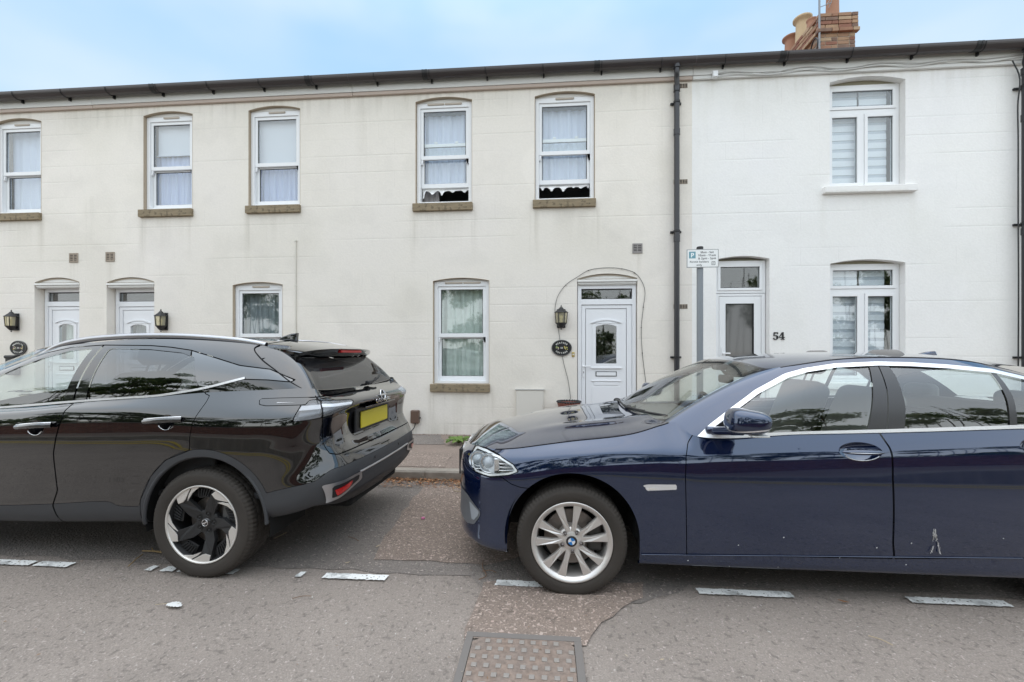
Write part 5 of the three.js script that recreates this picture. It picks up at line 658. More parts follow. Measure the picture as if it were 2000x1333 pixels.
// ---------------------------------------------------------------- black crossover
{
  const CX = -1.3, PHI = 1.5 * Math.PI / 180, WX = -2.243 + 0.918 * Math.sin(PHI), WZ = -2.66 - 0.918 * Math.cos(PHI);
  const car = thing('crossover_car', 'black crossover car with silver roof rails and grey plastic arches parked at the left', 'car', [WX + CX * Math.cos(PHI), 0, WZ + CX * Math.sin(PHI)], -PHI);
  const paint = phys([0.003, 0.003, 0.004], 0.03, { clearcoat: 1, clearcoatRoughness: 0.0, ior: 1.75 });
  const plastic = std([0.045, 0.046, 0.05], 0.62), silver = std([0.5, 0.5, 0.52], 0.3, { metalness: 0.9 });
  const G = S => toGeo(S).translate(-CX, 0, 0), A = g => g.translate(-CX, 0, 0), part = (n, g, m, p = car) => mesh(n, Array.isArray(g) && typeof g[0] === 'number' ? G(g) : (Array.isArray(g) ? g : [g]).map(A), m, p);
  const side = (b, ct, cr, bl, o = -0.075) => [[-0.1, b - 0.01], [-0.045, b + 0.008], [-0.022, b + 0.05], [-0.012, ct], [-0.012, 0.58], [0, 0.8], [-0.006, cr - 0.022], [-0.02, cr + 0.03], [o, bl]];
  const st = [
    { x: -3.56, z: 0, sec: [[-0.2, 0.3], [-0.1, 0.32], [0, 0.45], [0, 0.5], [0, 0.58], [0, 0.75], [-0.02, 0.86], [-0.06, 0.92], [-0.2, 0.98]] }, { x: -3.5, z: 0.45, sec: [[-0.2, 0.3], [-0.1, 0.32], [0, 0.45], [0, 0.5], [0, 0.58], [0, 0.75], [-0.02, 0.86], [-0.06, 0.92], [-0.2, 0.98]] },
    { x: -3.3, z: 0.74, sec: side(0.3, 0.44, 0.9, 0.98, -0.15) }, { x: -3.0, z: 0.87, sec: side(0.29, 0.44, 0.94, 1.0, -0.12) }, { x: -2.665, z: 0.91, sec: side(0.29, 0.44, 0.96, 1.03, -0.1) }, { x: -2.1, z: 0.905, sec: side(0.29, 0.425, 0.985, 1.055) },
    { x: -1.5, z: 0.908, sec: side(0.295, 0.43, 1.02, 1.085) }, { x: -1.0, z: 0.912, sec: side(0.312, 0.45, 1.055, 1.128) },
    { x: -0.5, z: 0.915, sec: [[-0.1, 0.325], [-0.045, 0.34], [-0.018, 0.39], [-0.008, 0.47], [-0.008, 0.6], [0.001, 0.82], [-0.005, 1.05], [-0.02, 1.095], [-0.08, 1.168]] },
    { x: 0.0, z: 0.918, sec: [[-0.09, 0.335], [-0.04, 0.35], [-0.004, 0.42], [0.004, 0.52], [0.006, 0.66], [0.007, 0.86], [0.0, 1.035], [-0.024, 1.085], [-0.105, 1.21]] },
    { x: 0.35, z: 0.914, sec: [[-0.09, 0.375], [-0.035, 0.392], [0, 0.45], [0.002, 0.55], [0.002, 0.68], [0.003, 0.86], [-0.002, 1.03], [-0.021, 1.075], [-0.13, 1.225]] },
    { x: 0.6, z: 0.894, sec: [[-0.09, 0.42], [-0.03, 0.436], [0, 0.49], [0, 0.6], [-0.006, 0.7], [-0.008, 0.87], [-0.012, 1.03], [-0.024, 1.07], [-0.15, 1.235]] },
    { x: 0.76, z: 0.84, sec: [[-0.1, 0.46], [-0.03, 0.475], [0.004, 0.54], [0.01, 0.65], [-0.03, 0.75], [-0.055, 0.88], [-0.05, 1.02], [-0.045, 1.08], [-0.165, 1.228]] },
    { x: 0.845, z: 0.74, sec: [[-0.14, 0.44], [-0.04, 0.462], [0, 0.55], [0.006, 0.68], [-0.025, 0.76], [-0.085, 0.88], [-0.07, 1.03], [-0.055, 1.1], [-0.21, 1.214]] },
    { x: 0.87, z: 0.56, sec: [[-0.17, 0.4], [-0.05, 0.43], [0, 0.55], [0.004, 0.69], [-0.022, 0.755], [-0.095, 0.87], [-0.088, 1.03], [-0.045, 1.105], [-0.22, 1.204]] },
    { x: 0.884, z: 0.33, sec: [[-0.18, 0.38], [-0.05, 0.42], [0, 0.55], [0.004, 0.69], [-0.02, 0.752], [-0.125, 0.85], [-0.12, 1.035], [-0.042, 1.11], [-0.228, 1.198]] },
    { x: 0.89, z: 0, sec: [[-0.18, 0.375], [-0.05, 0.415], [0, 0.55], [0.004, 0.69], [-0.02, 0.75], [-0.13, 0.845], [-0.125, 1.035], [-0.042, 1.115], [-0.23, 1.195]] }];
  const body = bodySurface(st), us = segSteps([4, 5, 5, 6, 12, 16, 16, 18, 26, 22, 18, 14, 14, 12, 12, 10]), vs = segSteps([4, 5, 7, 8, 9, 9, 8, 10]);
  let near = gridSoup(body, us, vs), far = mirrorZ(near);
  const HX = 0.022, HY = 0.37, wc = (x, y, z) => Math.abs(z) < 0.5 ? 1 : Math.min(Math.hypot(x - HX, Math.max(0, y - HY)) - 0.432, Math.hypot(x + 2.645, Math.max(0, y - HY)) - 0.432);
  near = cut(near, wc)[1]; far = cut(far, wc)[1];
  const sill = pchip([-3.7, -2.3, -1.49, -1.1, -0.68, -0.6, -0.45], [0.4, 0.4, 0.421, 0.447, 0.478, 0.452, 0.455]), rtop = pchip([0.4, 0.45, 0.6, 0.75, 0.84, 0.95], [0.551, 0.573, 0.61, 0.645, 0.705, 0.705]);
  const clad = (x, y) => { const ring1 = Math.max(Math.hypot(x - HX, y - HY) - 0.479, HY - y - 0.1), ring2 = Math.max(Math.hypot(x + 2.645, y - HY) - 0.479, HY - y - 0.1); return Math.min(x < 0.2 ? y - sill(Math.min(x, -0.45)) - (x > -0.45 ? 0.0 : 0) : y - rtop(Math.max(0.4, x)), ring1, ring2); };
  let cl, pf, cg; [cl, pf, cg] = panel(near, clad, 0.003); const farP = cut(far, clad);
  const gaps = [cg]; const take = (src, f, w = 0.005) => { const [a, b, g] = panel(src, f, w); gaps.push(g); return [a, b]; };
  const dF = [[-1.034, 1.25], [-1.034, 1.134], [-1.02, 1.1], [-1.035, 1.03], [-1.074, 0.891], [-1.092, 0.791], [-1.084, 0.606], [-1.076, 0.536], [-1.113, 0.435], [-1.064, 0.28]];
  const fd = sideFn([...dF, [-2.25, 0.28], [-2.22, 0.7], [-2.2, 1.25]]), rd = sideFn([...dF.slice().reverse().map(([x, y]) => [x + 0.0055, y]), [-0.09, 1.25], [-0.05, 1.2], [-0.012, 1.187], [-0.012, 1.15], [-0.035, 1.07], [-0.055, 0.995], [-0.07, 0.92], [-0.07, 0.84], [-0.25, 0.77], [-0.36, 0.66], [-0.44, 0.5], [-0.455, 0.28]]);
  let fdoor, rdoor, fclad, rclad, lid, lampA, lampB, blade; [fdoor, pf] = take(pf, fd); [rdoor, pf] = take(pf, rd); [fclad, cl] = take(cl, fd); [rclad, cl] = take(cl, rd);
  const sy = P => { const f = polySDF(P.map(([s, y]) => [s * 0.14, y])); return (x, y, z, s) => f(s * 0.14, y); };
  // tail lamp: blade on the flank, lens on the corner, lens on the tailgate
  [blade, pf] = take(pf, sideFn([[0.345, 1.17], [0.362, 1.135], [0.41, 1.127], [0.66, 1.132], [0.665, 1.158], [0.75, 1.165], [0.7, 1.178], [0.5, 1.176]]), 0.004);
  [lampA, pf] = take(pf, sy([[11.26, 1.125], [11.12, 1.06], [11.08, 1.03], [11.6, 1.035], [12.28, 1.045], [12.28, 1.155], [11.9, 1.162], [11.3, 1.16]]), 0.005);
  [lid, pf] = take(pf, sy([[12.32, 1.4], [12.32, 1.02], [12.4, 0.87], [12.75, 0.8], [13.3, 0.782], [20, 0.775], [20, 1.4]]), 0.007);
  [lampB, lid] = take(lid, sy([[12.36, 1.153], [12.36, 1.045], [13.2, 1.06], [14.1, 1.082], [14.45, 1.135], [13.5, 1.146]]), 0.004);
  // far half of the tail
  let farBody = farP[1], lidF, lampAF, lampBF, gF; const mz = f => (x, y, z, s, t) => f(x, y, Math.abs(z), s, t);
  [lampAF, farBody] = cut(farBody, sy([[11.26, 1.125], [11.12, 1.06], [11.08, 1.03], [12.28, 1.045], [12.28, 1.155], [11.3, 1.16]])); [lidF, farBody, gF] = panel(farBody, sy([[12.32, 1.4], [12.32, 1.02], [12.4, 0.87], [12.75, 0.8], [13.3, 0.782], [20, 0.775], [20, 1.4]]), 0.007); gaps.push(gF); [lampBF, lidF] = cut(lidF, sy([[12.36, 1.153], [12.36, 1.045], [14.1, 1.082], [14.45, 1.135], [13.5, 1.146]]));
  // door handle bowls
  const bowl = (D, cx, cy) => { const a = 0.062, b = 0.05, [h, r] = cut(D, (x, y, z) => (Math.hypot((x - cx) / a, (y - cy) / b) - 1) * b); for (let i = 0; i < h.length; i += ST) { const X = (h[i] - cx) / a, Y = (h[i + 1] - cy) / b, q = Math.max(0, 1 - X * X - Y * Y), k = 0.03; h[i + 2] -= k * q; const n = [h[i + 3] - 2 * k * X / a * 0.8, h[i + 4] - 2 * k * Y / b * 0.8, h[i + 5]], l = Math.hypot(...n); for (let c = 0; c < 3; c++) h[i + 3 + c] = n[c] / l; } return [r, h]; };
  let b1, b2; [rdoor, b2] = bowl(rdoor, -0.245, 1.018); [fdoor, b1] = bowl(fdoor, -1.225, 0.965);
  part('body_shell', cat(pf, farBody), paint); const FD = part('front_door', fdoor, paint), RD = part('rear_door', rdoor, paint), TG = part('tailgate', cat(lid, lidF), paint);
  mesh('door_cladding', G(fclad), plastic, FD); mesh('door_cladding', G(rclad), plastic, RD); part('body_cladding', cat(cl, farP[0]), plastic); part('shut_line', cat(...gaps), M.gap);
  for (const [D, B, cx, cy, x0, x1] of [[RD, b2, -0.245, 1.018, -0.395, -0.13], [FD, b1, -1.225, 0.965, -1.355, -1.09]]) {
    mesh('handle_recess', G(B), paint, D); const y0 = cy + 0.006, z = 0.935, pts = [[x0, y0 - 0.003, z - 0.012], [x0 + 0.06, y0 + 0.005, z + 0.005], [lerp(x0, x1, 0.5), y0 + 0.012, z + 0.012], [x1 - 0.04, y0 + 0.017, z + 0.006], [x1, y0 + 0.016, z - 0.014]]; const g = tube(pts, 0.018, 40, 12); g.scale(1, 0.92, 1).translate(0, y0 * 0.08, 0); mesh('door_handle', A(g), paint, D); mesh('handle_trim', A(tube(pts.map(([x, y, zz]) => [x, y + 0.0155, zz + 0.003]), 0.005, 40, 6)), M.chrome, D);
    const low = []; for (let i = 0; i <= 12; i++) { const a = Math.PI * (1.14 + 0.72 * i / 12); low.push([cx + 0.06 * Math.cos(a), cy + 0.05 * Math.sin(a), 0.918]); } mesh('handle_bezel', A(tube(low, 0.0028, 24, 6)), M.chrome, D);
  }
  // arch lip: a rolled edge inside the cladding, mudguard lip
  { const pts = []; for (let i = 0; i <= 30; i++) { const a = Math.PI * (1.0 - i / 30); pts.push([HX + 0.434 * Math.cos(a), HY + 0.434 * Math.sin(a), 0.914 - 0.006]); } part('arch_lip', tube([[HX - 0.434, 0.34, 0.9], ...pts, [HX + 0.436, 0.4, 0.905]], 0.012, 80, 8), plastic); }
  // bonnet
  const E = s => body(s, 8); part('bonnet', gridSoup((s, v) => { const e = E(s); return [e[0], e[1] + 0.1 * sstep(-3.5, -2.9, e[0]) * (1 - v * v), v * e[2]]; }, us.filter(u => u <= 5.3), steps(-1, 1, 24)), paint);
  // greenhouse
  const gs = [{ b: [-2.75, 1.1, 0], t: [-1.78, 1.56, 0], k: 0.03 }, { b: [-2.7, 1.095, 0.4], t: [-1.75, 1.545, 0.35], k: 0.03 }, { b: [-2.5, 1.07, 0.72], t: [-1.7, 1.5, 0.55], k: 0.025 }, { b: [-2.3, 1.045, 0.825], t: [-1.62, 1.46, 0.625], k: 0.03 }, { b: [-1.95, 1.06, 0.832], t: [-1.4, 1.517, 0.642], k: 0.04 }, { b: [-1.5, 1.085, 0.833], t: [-1.08, 1.553, 0.65], k: 0.04 }, { b: [-1.0, 1.128, 0.837], t: [-0.73, 1.573, 0.652], k: 0.04 }, { b: [-0.5, 1.168, 0.835], t: [-0.35, 1.571, 0.648], k: 0.04 }, { b: [0, 1.21, 0.813], t: [0, 1.55, 0.638], k: 0.03 },
    { b: [0.345, 1.225, 0.784], t: [0.21, 1.526, 0.62], k: 0.024 }, { b: [0.555, 1.235, 0.748], t: [0.36, 1.49, 0.592], k: 0.016 }, { b: [0.635, 1.228, 0.71], t: [0.43, 1.455, 0.555], k: 0.012 }, { b: [0.655, 1.214, 0.62], t: [0.445, 1.44, 0.5], k: 0.012 }, { b: [0.66, 1.202, 0.4], t: [0.455, 1.435, 0.34], k: 0.012 }, { b: [0.661, 1.197, 0.2], t: [0.458, 1.432, 0.17], k: 0.012 }, { b: [0.661, 1.195, 0], t: [0.459, 1.432, 0], k: 0.012 }];
  const gh = glassSurface(gs), gus = segSteps([5, 5, 6, 14, 18, 20, 20, 22, 20, 16, 12, 12, 10, 8, 8]), Gs = gridSoup(gh, gus, steps(0, 1, 40)), mir = mirrorZ(Gs);
  const DLO = [[-2.3, 1.03], [-1.6, 1.082], [-1.03, 1.13], [-0.6, 1.162], [-0.4, 1.176], [-0.302, 1.19], [-0.09, 1.225], [0.195, 1.296], [0.358, 1.291], [0.51, 1.277], [0.53, 1.29], [0.352, 1.362], [0.141, 1.388], [-0.104, 1.455], [-0.259, 1.494], [-0.42, 1.515], [-0.584, 1.527], [-0.982, 1.532], [-1.242, 1.517], [-1.443, 1.476], [-1.625, 1.408], [-1.797, 1.329], [-2.1, 1.17]];
  const dlo = polySDF(DLO), lineF = P => polySDF(P);
  const belt = pchip([-2.3, -1.6, -1.03, -0.6, -0.4, -0.302, -0.09, 0.195, 0.25], [1.03, 1.082, 1.13, 1.162, 1.176, 1.19, 1.225, 1.296, 1.31]);
  const chromeF = (x, y) => Math.max(Math.abs(y - belt(Math.min(x, 0.25)) - 0.0065) - 0.0075, x - 0.205, dlo(x, y) - 0.006);
  const g1 = polySDF([[-2.25, 1.05], [-1.115, 1.12], [-1.11, 1.138], [-1.05, 1.507], [-1.229, 1.491], [-1.42, 1.44], [-1.6, 1.369], [-1.76, 1.285], [-2.05, 1.14]]), g2 = polySDF([[-0.934, 1.13], [-0.934, 1.152], [-0.908, 1.507], [-0.57, 1.5], [-0.311, 1.476], [-0.2, 1.44], [-0.12, 1.26], [-0.11, 1.2], [-0.3, 1.18]]);
  const sideOf = S => { let [scr, r] = cut(S, (x, y, z, s) => s - 3), back; [back, r] = cut(r, (x, y, z, s) => 11.35 - s); let [ch, r2] = cut(r, (x, y, z, s, t) => t < 0.8 ? chromeF(x, y) : 1); let [inn, skin, ig] = panel(r2, (x, y) => dlo(x, y), 0.007); let a, b, p; [a, p] = cut(inn, (x, y) => g1(x, y)); [b, p] = cut(p, (x, y) => g2(x, y)); let [gl, brd] = cut(back, (x, y, z, s, t) => Math.max(11.6 - s, 0.02 - t, t - 0.98)); return { scr, ch, skin, ig, a, b, p, gl, brd }; };
  const a = sideOf(Gs), b = sideOf(mir);
  part('windscreen', cat(a.scr, b.scr), M.carGlass); part('pillar_panel', cat(a.skin, b.skin), paint); part('window_trim', thick(a.ch, 0.004), M.chromeSatin);
  part('front_door_window', inset(a.a, 0.005), M.carGlass); part('rear_door_window', inset(a.b, 0.005), M.privacy); part('far_front_window', b.a, M.carGlass); part('far_rear_window', b.b, M.privacy); part('shut_line', cat(a.ig, b.ig), M.gap);
  { const post = phys([0.008, 0.008, 0.009], 0.06, { clearcoat: 1, clearcoatRoughness: 0.02, ior: 1.7 }); const [p1, p2, pg] = panel(a.p, sideFn([[-2.4, 1], [-1.036, 1], [-1.036, 1.133], [-0.982, 1.532], [-0.98, 1.6], [-2.4, 1.6]]), 0.006); part('door_post', p1, post); const [q1, q2, qg] = panel(p2, sideFn([[-1.03, 1], [-0.05, 1], [-0.095, 1.2], [-0.1, 1.235], [-0.166, 1.329], [-0.245, 1.48], [-0.25, 1.6], [-0.97, 1.6], [-0.976, 1.532], [-1.03, 1.133]]), 0.009); part('door_post', q1, post); part('quarter_panel_glass', q2, phys([0.01, 0.01, 0.012], 0.0, { clearcoat: 1, ior: 2.33 })); part('shut_line', cat(pg, qg), M.gap); part('far_door_post', b.p, post); }
  { const rg = cat(a.gl, b.gl); part('rear_window', rg, phys([0.05, 0.05, 0.055], 0.0, { transmission: 0.7, thickness: 0, ior: 1.8 })); part('rear_window_border', cat(a.brd, b.brd), paint); }
  // roof, tailgate spoiler
  const Tp = s => gh(s, 1), roofC = pchip([-1.8, -1.6, -1.2, -0.73, -0.2, 0.2, 0.42, 0.59, 0.7], [1.555, 1.575, 1.6, 1.612, 1.598, 1.57, 1.535, 1.5, 1.47]);
  part('roof', gridSoup((s, v) => { const e = Tp(s); return [e[0], e[1] + (Math.max(roofC(e[0]), e[1]) - e[1]) * (1 - Math.pow(Math.abs(v), 2.8)), v * e[2]]; }, gus.filter(s => s <= 9.0), steps(-1, 1, 48)), paint);
  { const wE = v => 0.597 - 0.02 * v, zE = pchip([0, 0.5, 1], [0.62, 0.608, 0.585]), te = z => 0.585 - 0.115 * Math.pow(Math.abs(z) / 0.6, 3), yE = pchip([0.15, 0.21, 0.36, 0.5], [1.535, 1.528, 1.5, 1.472]);
    const top = (k, w) => { const z = w * zE(k), x = lerp(0.215, te(z), k), e = yE(Math.min(0.5, lerp(0.215, 0.5, k))); return [x, e + (roofC(x) - e + 0.004) * (1 - Math.pow(Math.abs(w), 2.8)) + 0.003 * k, z]; };
    const S = part('spoiler', gridSoup(top, steps(0, 1, 22), steps(-1, 1, 48)), paint);
    mesh('spoiler_edge', G(gridSoup((k, w) => { const p = top(1, w); const c = Math.pow(Math.abs(w), 3); return [p[0] - k * (0.03 + 0.0 * c), p[1] - 0.026 * k - (k > 0 ? 0.002 : 0), p[2] * (1 - 0.02 * k)]; }, steps(0, 1, 4), steps(-1, 1, 48))), paint, S);
    mesh('spoiler_underside', G(gridSoup((k, w) => { const p = top(1, w), q = [0.455 - 0.05 * Math.pow(Math.abs(w), 3), 1.44, w * 0.55]; return [lerp(p[0] - 0.03, q[0], k), lerp(p[1] - 0.028, q[1], k), lerp(p[2] * 0.98, q[2], k)]; }, steps(0, 1, 6), steps(-1, 1, 48), true)), M.blackGloss, S);
    for (const sgn of [1]) mesh('spoiler_cheek', G(gridSoup((k, j) => { const p = top(k, 1), s = 9 + 2.4 * k, q = gh(Math.min(s, 11.4), 0.9); return [lerp(p[0], Math.min(q[0], p[0] - 0.002), j), lerp(p[1], Math.min(q[1], p[1] - 0.006), j), lerp(p[2], q[2] + 0.004, j)]; }, steps(0, 1, 16), steps(0, 1, 6))), paint, S);
    mesh('brake_light', A(rbx(0.545, 0.582, 1.476, 1.496, -0.18, 0.18, 0.006)), std([0.4, 0.012, 0.012], 0.2), S);
    const gl = []; for (let i = 0; i <= 20; i++) { const w = -1 + i / 10, z = w * 0.62; const p = top(0, w); gl.push([p[0] - 0.004, p[1] + 0.0006, p[2]]); } mesh('spoiler_seam', A(tube(gl, 0.003, 60, 5)), M.gap, S); }
  // tailgate seam on the flank
  { const P = [[0.2, 1.533], [0.18, 1.507], [0.262, 1.436], [0.38, 1.36], [0.503, 1.28], [0.6, 1.225]]; const near3 = P.map(([x, y]) => { let bst = null, bd = 1e9; for (let i = 0; i < Gs.length; i += ST) { const d = (Gs[i] - x) ** 2 + (Gs[i + 1] - y) ** 2; if (d < bd) { bd = d; bst = Gs[i + 2]; } } return [x, y, bst + 0.002]; }); part('shut_line', tube([...near3, [0.69, 1.18, 0.74], [0.735, 1.155, 0.775]], 0.0042, 60, 6), M.gap); part('shut_line', tube([[0.268, 1.434, near3[2][2] + 0.001], [0.36, 1.458, 0.605], [0.47, 1.466, 0.58]], 0.003, 20, 5), M.gap); }
  // roof rails, shark fin
  for (const s of [1, -1]) { const P = [[-1.66, 1.42, 0.6], [-1.42, 1.53, 0.615], [-1.2, 1.572, 0.62], [-0.95, 1.592, 0.622], [-0.7, 1.6, 0.622], [-0.4, 1.596, 0.62], [-0.15, 1.581, 0.614], [0.05, 1.562, 0.606], [0.17, 1.543, 0.6], [0.23, 1.53, 0.596]]; const g = tube(P, 0.021, 90, 10); g.scale(1, 1, s * 0.8 / 0.8); part('roof_rail', s < 0 ? (() => { const q = tube(P.map(([x, y, z]) => [x, y, -z]), 0.021, 90, 10); return q; })() : g, silver); }
  part('aerial', poly([[-0.13, 0], [-0.05, 0.04], [0.02, 0.062], [0.075, 0.068], [0.07, 0.03], [0.07, 0]], 0.05, 0.012).translate(0.02, 1.578, -0.025), paint);
  // lamps
  const lensM = phys([0.92, 0.93, 0.95], 0.02, { transmission: 0.85, thickness: 0, ior: 1.55 }), inner = std([0.13, 0.135, 0.15], 0.3, { metalness: 0.5 });
  { const L = part('tail_lamp', lampA, lensM); mesh('lamp_housing', G(inset(lampA, 0.03)), inner, L); const [hi] = cut(lampA, (x, y) => Math.abs(y - 1.118 - 0.05 * (x - 0.7)) - 0.014); mesh('light_strip', G(inset(hi, 0.008)), std([0.55, 0.56, 0.58], 0.25), L); const [dk] = cut(lampA, (x, y) => y - 1.058); mesh('lamp_lower', G(inset(dk, 0.006)), std([0.1, 0.11, 0.13], 0.2), L);
    const B = part('tail_lamp', lampB, lensM); mesh('lamp_housing', G(inset(lampB, 0.025)), inner, B); const [h2] = cut(lampB, (x, y, z, s) => Math.abs(y - (1.126 - 0.006 * (s - 12.4))) - 0.01); mesh('light_strip', G(inset(h2, 0.006)), std([0.8, 0.81, 0.82], 0.25), B); part('tail_lamp', cat(lampAF, lampBF), std([0.35, 0.36, 0.38], 0.1));
    const bl = part('lamp_blade', inset(blade, -0.001), phys([0.006, 0.006, 0.007], 0.02, { clearcoat: 1, ior: 1.7 })); const [cs] = cut(blade, (x, y) => Math.max(Math.abs(y - 1.142) - 0.004, 0.47 - x)); mesh('chrome_strip', G(inset(cs, -0.004)), M.chrome, bl); const rm = [[0.345, 1.17], [0.362, 1.135], [0.41, 1.126], [0.66, 1.131]].map(([x, y]) => [x, y, 0.914 - 0.06 * sstep(1.06, 1.2, y)]); }
  // plate, badge, lettering, wiper
  { const p = part('number_plate', rbx(0.774, 0.787, 0.885, 1.015, -0.26, 0.26, 0.006), std([0.62, 0.5, 0.03], 0.5)); mesh('plate_recess', A(rbx(0.752, 0.773, 0.86, 1.05, -0.33, 0.33, 0.01)), M.black, p); mesh('plate_lamp', A(rbx(0.765, 0.842, 1.047, 1.06, -0.3, 0.3, 0.005)), paint, p);
    const bd = part('badge', (() => { const g = new THREE.TorusGeometry(0.042, 0.0055, 10, 40); g.rotateY(Math.PI / 2); g.rotateZ(0.25); return g.translate(0.851, 1.128, 0); })(), M.chrome); mesh('badge_bar', A(rbx(0.847, 0.859, 1.121, 1.136, -0.058, 0.058, 0.003)), M.chrome, bd); mesh('badge_disc', A((() => { const g = cyl(0.04, 0.04, 0.008, 32); g.rotateZ(Math.PI / 2 + 0.25); return g.translate(0.847, 1.128, 0); })()), M.blackGloss, bd);
    const font = await new FontLoader().loadAsync('fonts/droid/droid_sans_bold.typeface.json'); const tg = new TextGeometry('QASHQAI', { font, size: 0.03, depth: 0.004, curveSegments: 3 }); tg.computeBoundingBox(); tg.scale(1.6, 1, 1); tg.computeBoundingBox(); tg.translate(-tg.boundingBox.max.x / 2, 0, 0); tg.rotateY(Math.PI / 2); part('lettering', tg.translate(0.8535, 1.072, 0), M.chrome);
    const w = part('wiper', tube([[0.668, 1.215, -0.12], [0.668, 1.24, -0.3], [0.645, 1.262, -0.42]], 0.01, 20, 6), M.black); mesh('wiper_pivot', A(rbx(0.66, 0.7, 1.2, 1.235, -0.15, -0.07, 0.012)), M.black, w); }
  // rear bumper trims with reflectors, bright strip, parking sensors
  { const zy = P => { const f = polySDF(P); return (x, y, z) => x > 0.7 ? f(Math.abs(z), y) : 1; }; const both = cat(cl, farP[0].filter ? farP[0] : []); const tr = [[0.84, 0.615], [0.49, 0.618], [0.47, 0.56], [0.72, 0.5], [0.795, 0.49]], rd = [[0.775, 0.568], [0.6, 0.59], [0.63, 0.553], [0.745, 0.524]], dk = [[0.79, 0.595], [0.52, 0.602], [0.51, 0.572], [0.73, 0.517], [0.775, 0.515]];
    for (const [src] of [[cl], [farP[0]]]) { const t0 = cut(src, zy(tr))[0]; const t = part('bumper_trim', cat(inset(t0, -0.012)), silver); mesh('trim_recess', G(inset(cut(src, zy(dk))[0], -0.0125)), M.black, t); mesh('reflector', G(inset(cut(src, zy(rd))[0], -0.016)), phys([0.5, 0.01, 0.012], 0.15, { clearcoat: 1 }), t); }
    const P = []; for (let z = -0.5; z <= 0.501; z += 0.1) P.push([0.897 - 0.05 * z * z, 0.612, z]); part('bumper_strip', tube(P, 0.009, 40, 8), silver); for (const z of [-0.65, -0.25, 0.25, 0.62]) part('parking_sensor', cyl(0.011, 0.011, 0.012, 16).rotateZ(Math.PI / 2).translate(z === 0.62 || z === -0.65 ? 0.858 : 0.892, 0.665, z), M.black);
    const lowS = cut(cl, (x, y, z) => x > 0.8 && Math.abs(z) < 0.75 ? y - 0.49 : 1)[0]; part('diffuser', inset(lowS, -0.004), M.black); }
  // wheels
  const R = 0.362, Rr = 0.254, dk = std([0.03, 0.03, 0.031], 0.45, { metalness: 0.2 }), mach = std([0.78, 0.75, 0.71], 0.36, { metalness: 0.6 }), dk2 = std([0.018, 0.018, 0.019], 0.6);
  const wheelAt = (x, z, flip) => {
    const w = new THREE.Group(); w.name = 'wheel'; w.position.set(x - CX, R - 0.014, z); if (flip) w.rotation.y = Math.PI; car.add(w); const F = 0.098;
    mesh('tyre', tyre(R, Rr, 0.235, 78, 9), M.tyre, w); mesh('rim', lathe([[Rr + 0.004, F + 0.004], [Rr + 0.004, F + 0.013], [Rr - 0.001, F + 0.014], [Rr - 0.008, F + 0.011], [Rr - 0.009, F]], 96), mach, w); mesh('barrel', lathe([[Rr - 0.007, F + 0.006], [Rr - 0.02, F - 0.02], [Rr - 0.03, -0.04], [Rr - 0.015, -0.1]], 80), dk2, w);
    const pol = L => L.map(([d, r]) => [Math.cos(d * Math.PI / 180) * r * Rr, Math.sin(d * Math.PI / 180) * r * Rr]);
    const arm = [], mA = [], mB = [], lv = [];
    for (let k = 0; k < 5; k++) { const rot = g => g.rotateZ(k * 72 * Math.PI / 180);
      const shape = (L, d, z, tilt) => { const g = new THREE.BufferGeometry().copy(poly(pol(L), d, 0.002)); const p = g.attributes.position; for (let i = 0; i < p.count; i++) { const rr = Math.hypot(p.getX(i), p.getY(i)) / Rr; p.setZ(i, p.getZ(i) + z - (tilt ? 0.034 * (1 - sstep(0.3, 0.85, rr)) : 0)); } g.computeVertexNormals(); return rot(g); };
      arm.push(shape([[102, 0.26], [86, 0.52], [72.5, 0.8], [70, 0.93], [40, 0.94], [52, 0.74], [52, 0.45], [38, 0.26]], 0.03, F - 0.03, 1), shape([[70, 0.5], [62, 0.76], [53, 0.71], [50, 0.42]], 0.028, F - 0.034, 1));
      mA.push(shape([[38, 0.965], [46, 0.972], [56, 0.972], [66, 0.965], [71, 0.83], [61.5, 0.765], [55, 0.78]], 0.006, F - 0.001)); mB.push(shape([[35.5, 0.968], [29, 0.97], [22, 0.965], [36, 0.85], [53, 0.715], [46, 0.82]], 0.006, F - 0.002));
      lv.push(shape([[33, 0.93], [22, 0.96], [2, 0.965], [-1, 0.84], [8, 0.68], [36, 0.66]], 0.01, F - 0.04)); for (let q = 0; q < 5; q++) lv.push(shape([[6 + q * 5.4, 0.94 - q * 0.012], [8 + q * 5.4, 0.94 - q * 0.012], [13 + q * 5, 0.7], [10.5 + q * 5, 0.7]], 0.012, F - 0.03)); }
    for (const g of arm) mesh('spoke', g, dk, w); for (const g of [...mA, ...mB]) mesh('machined_facet', g, mach, w); for (const g of lv) mesh('louvre', g, dk2, w);
    mesh('hub', lathe([[0, F - 0.032], [0.04, F - 0.034], [0.075, F - 0.034], [0.085, F - 0.045], [0.085, F - 0.07]], 48), dk, w);
    const c = mesh('hub_cap', lathe([[0, F - 0.022], [0.026, F - 0.023], [0.03, F - 0.034]], 32), M.blackGloss, w); mesh('cap_ring', [new THREE.TorusGeometry(0.0205, 0.0022, 6, 32).translate(0, 0, F - 0.021), rbx(-0.021, 0.021, -0.0045, 0.0045, F - 0.023, F - 0.0195, 0.001).rotateZ(0.5)], M.chrome, w);
    for (let k = 0; k < 5; k++) { const a = (75 + 72 * k) * Math.PI / 180; mesh('wheel_bolt', lathe([[0, 0.003], [0.006, 0.003], [0.0065, -0.004], [0.0145, -0.004], [0.0155, 0.0035], [0.018, 0.003]], 16).translate(0.057 * Math.cos(a), 0.057 * Math.sin(a), F - 0.033), std([0.012, 0.012, 0.012], 0.4), w); }
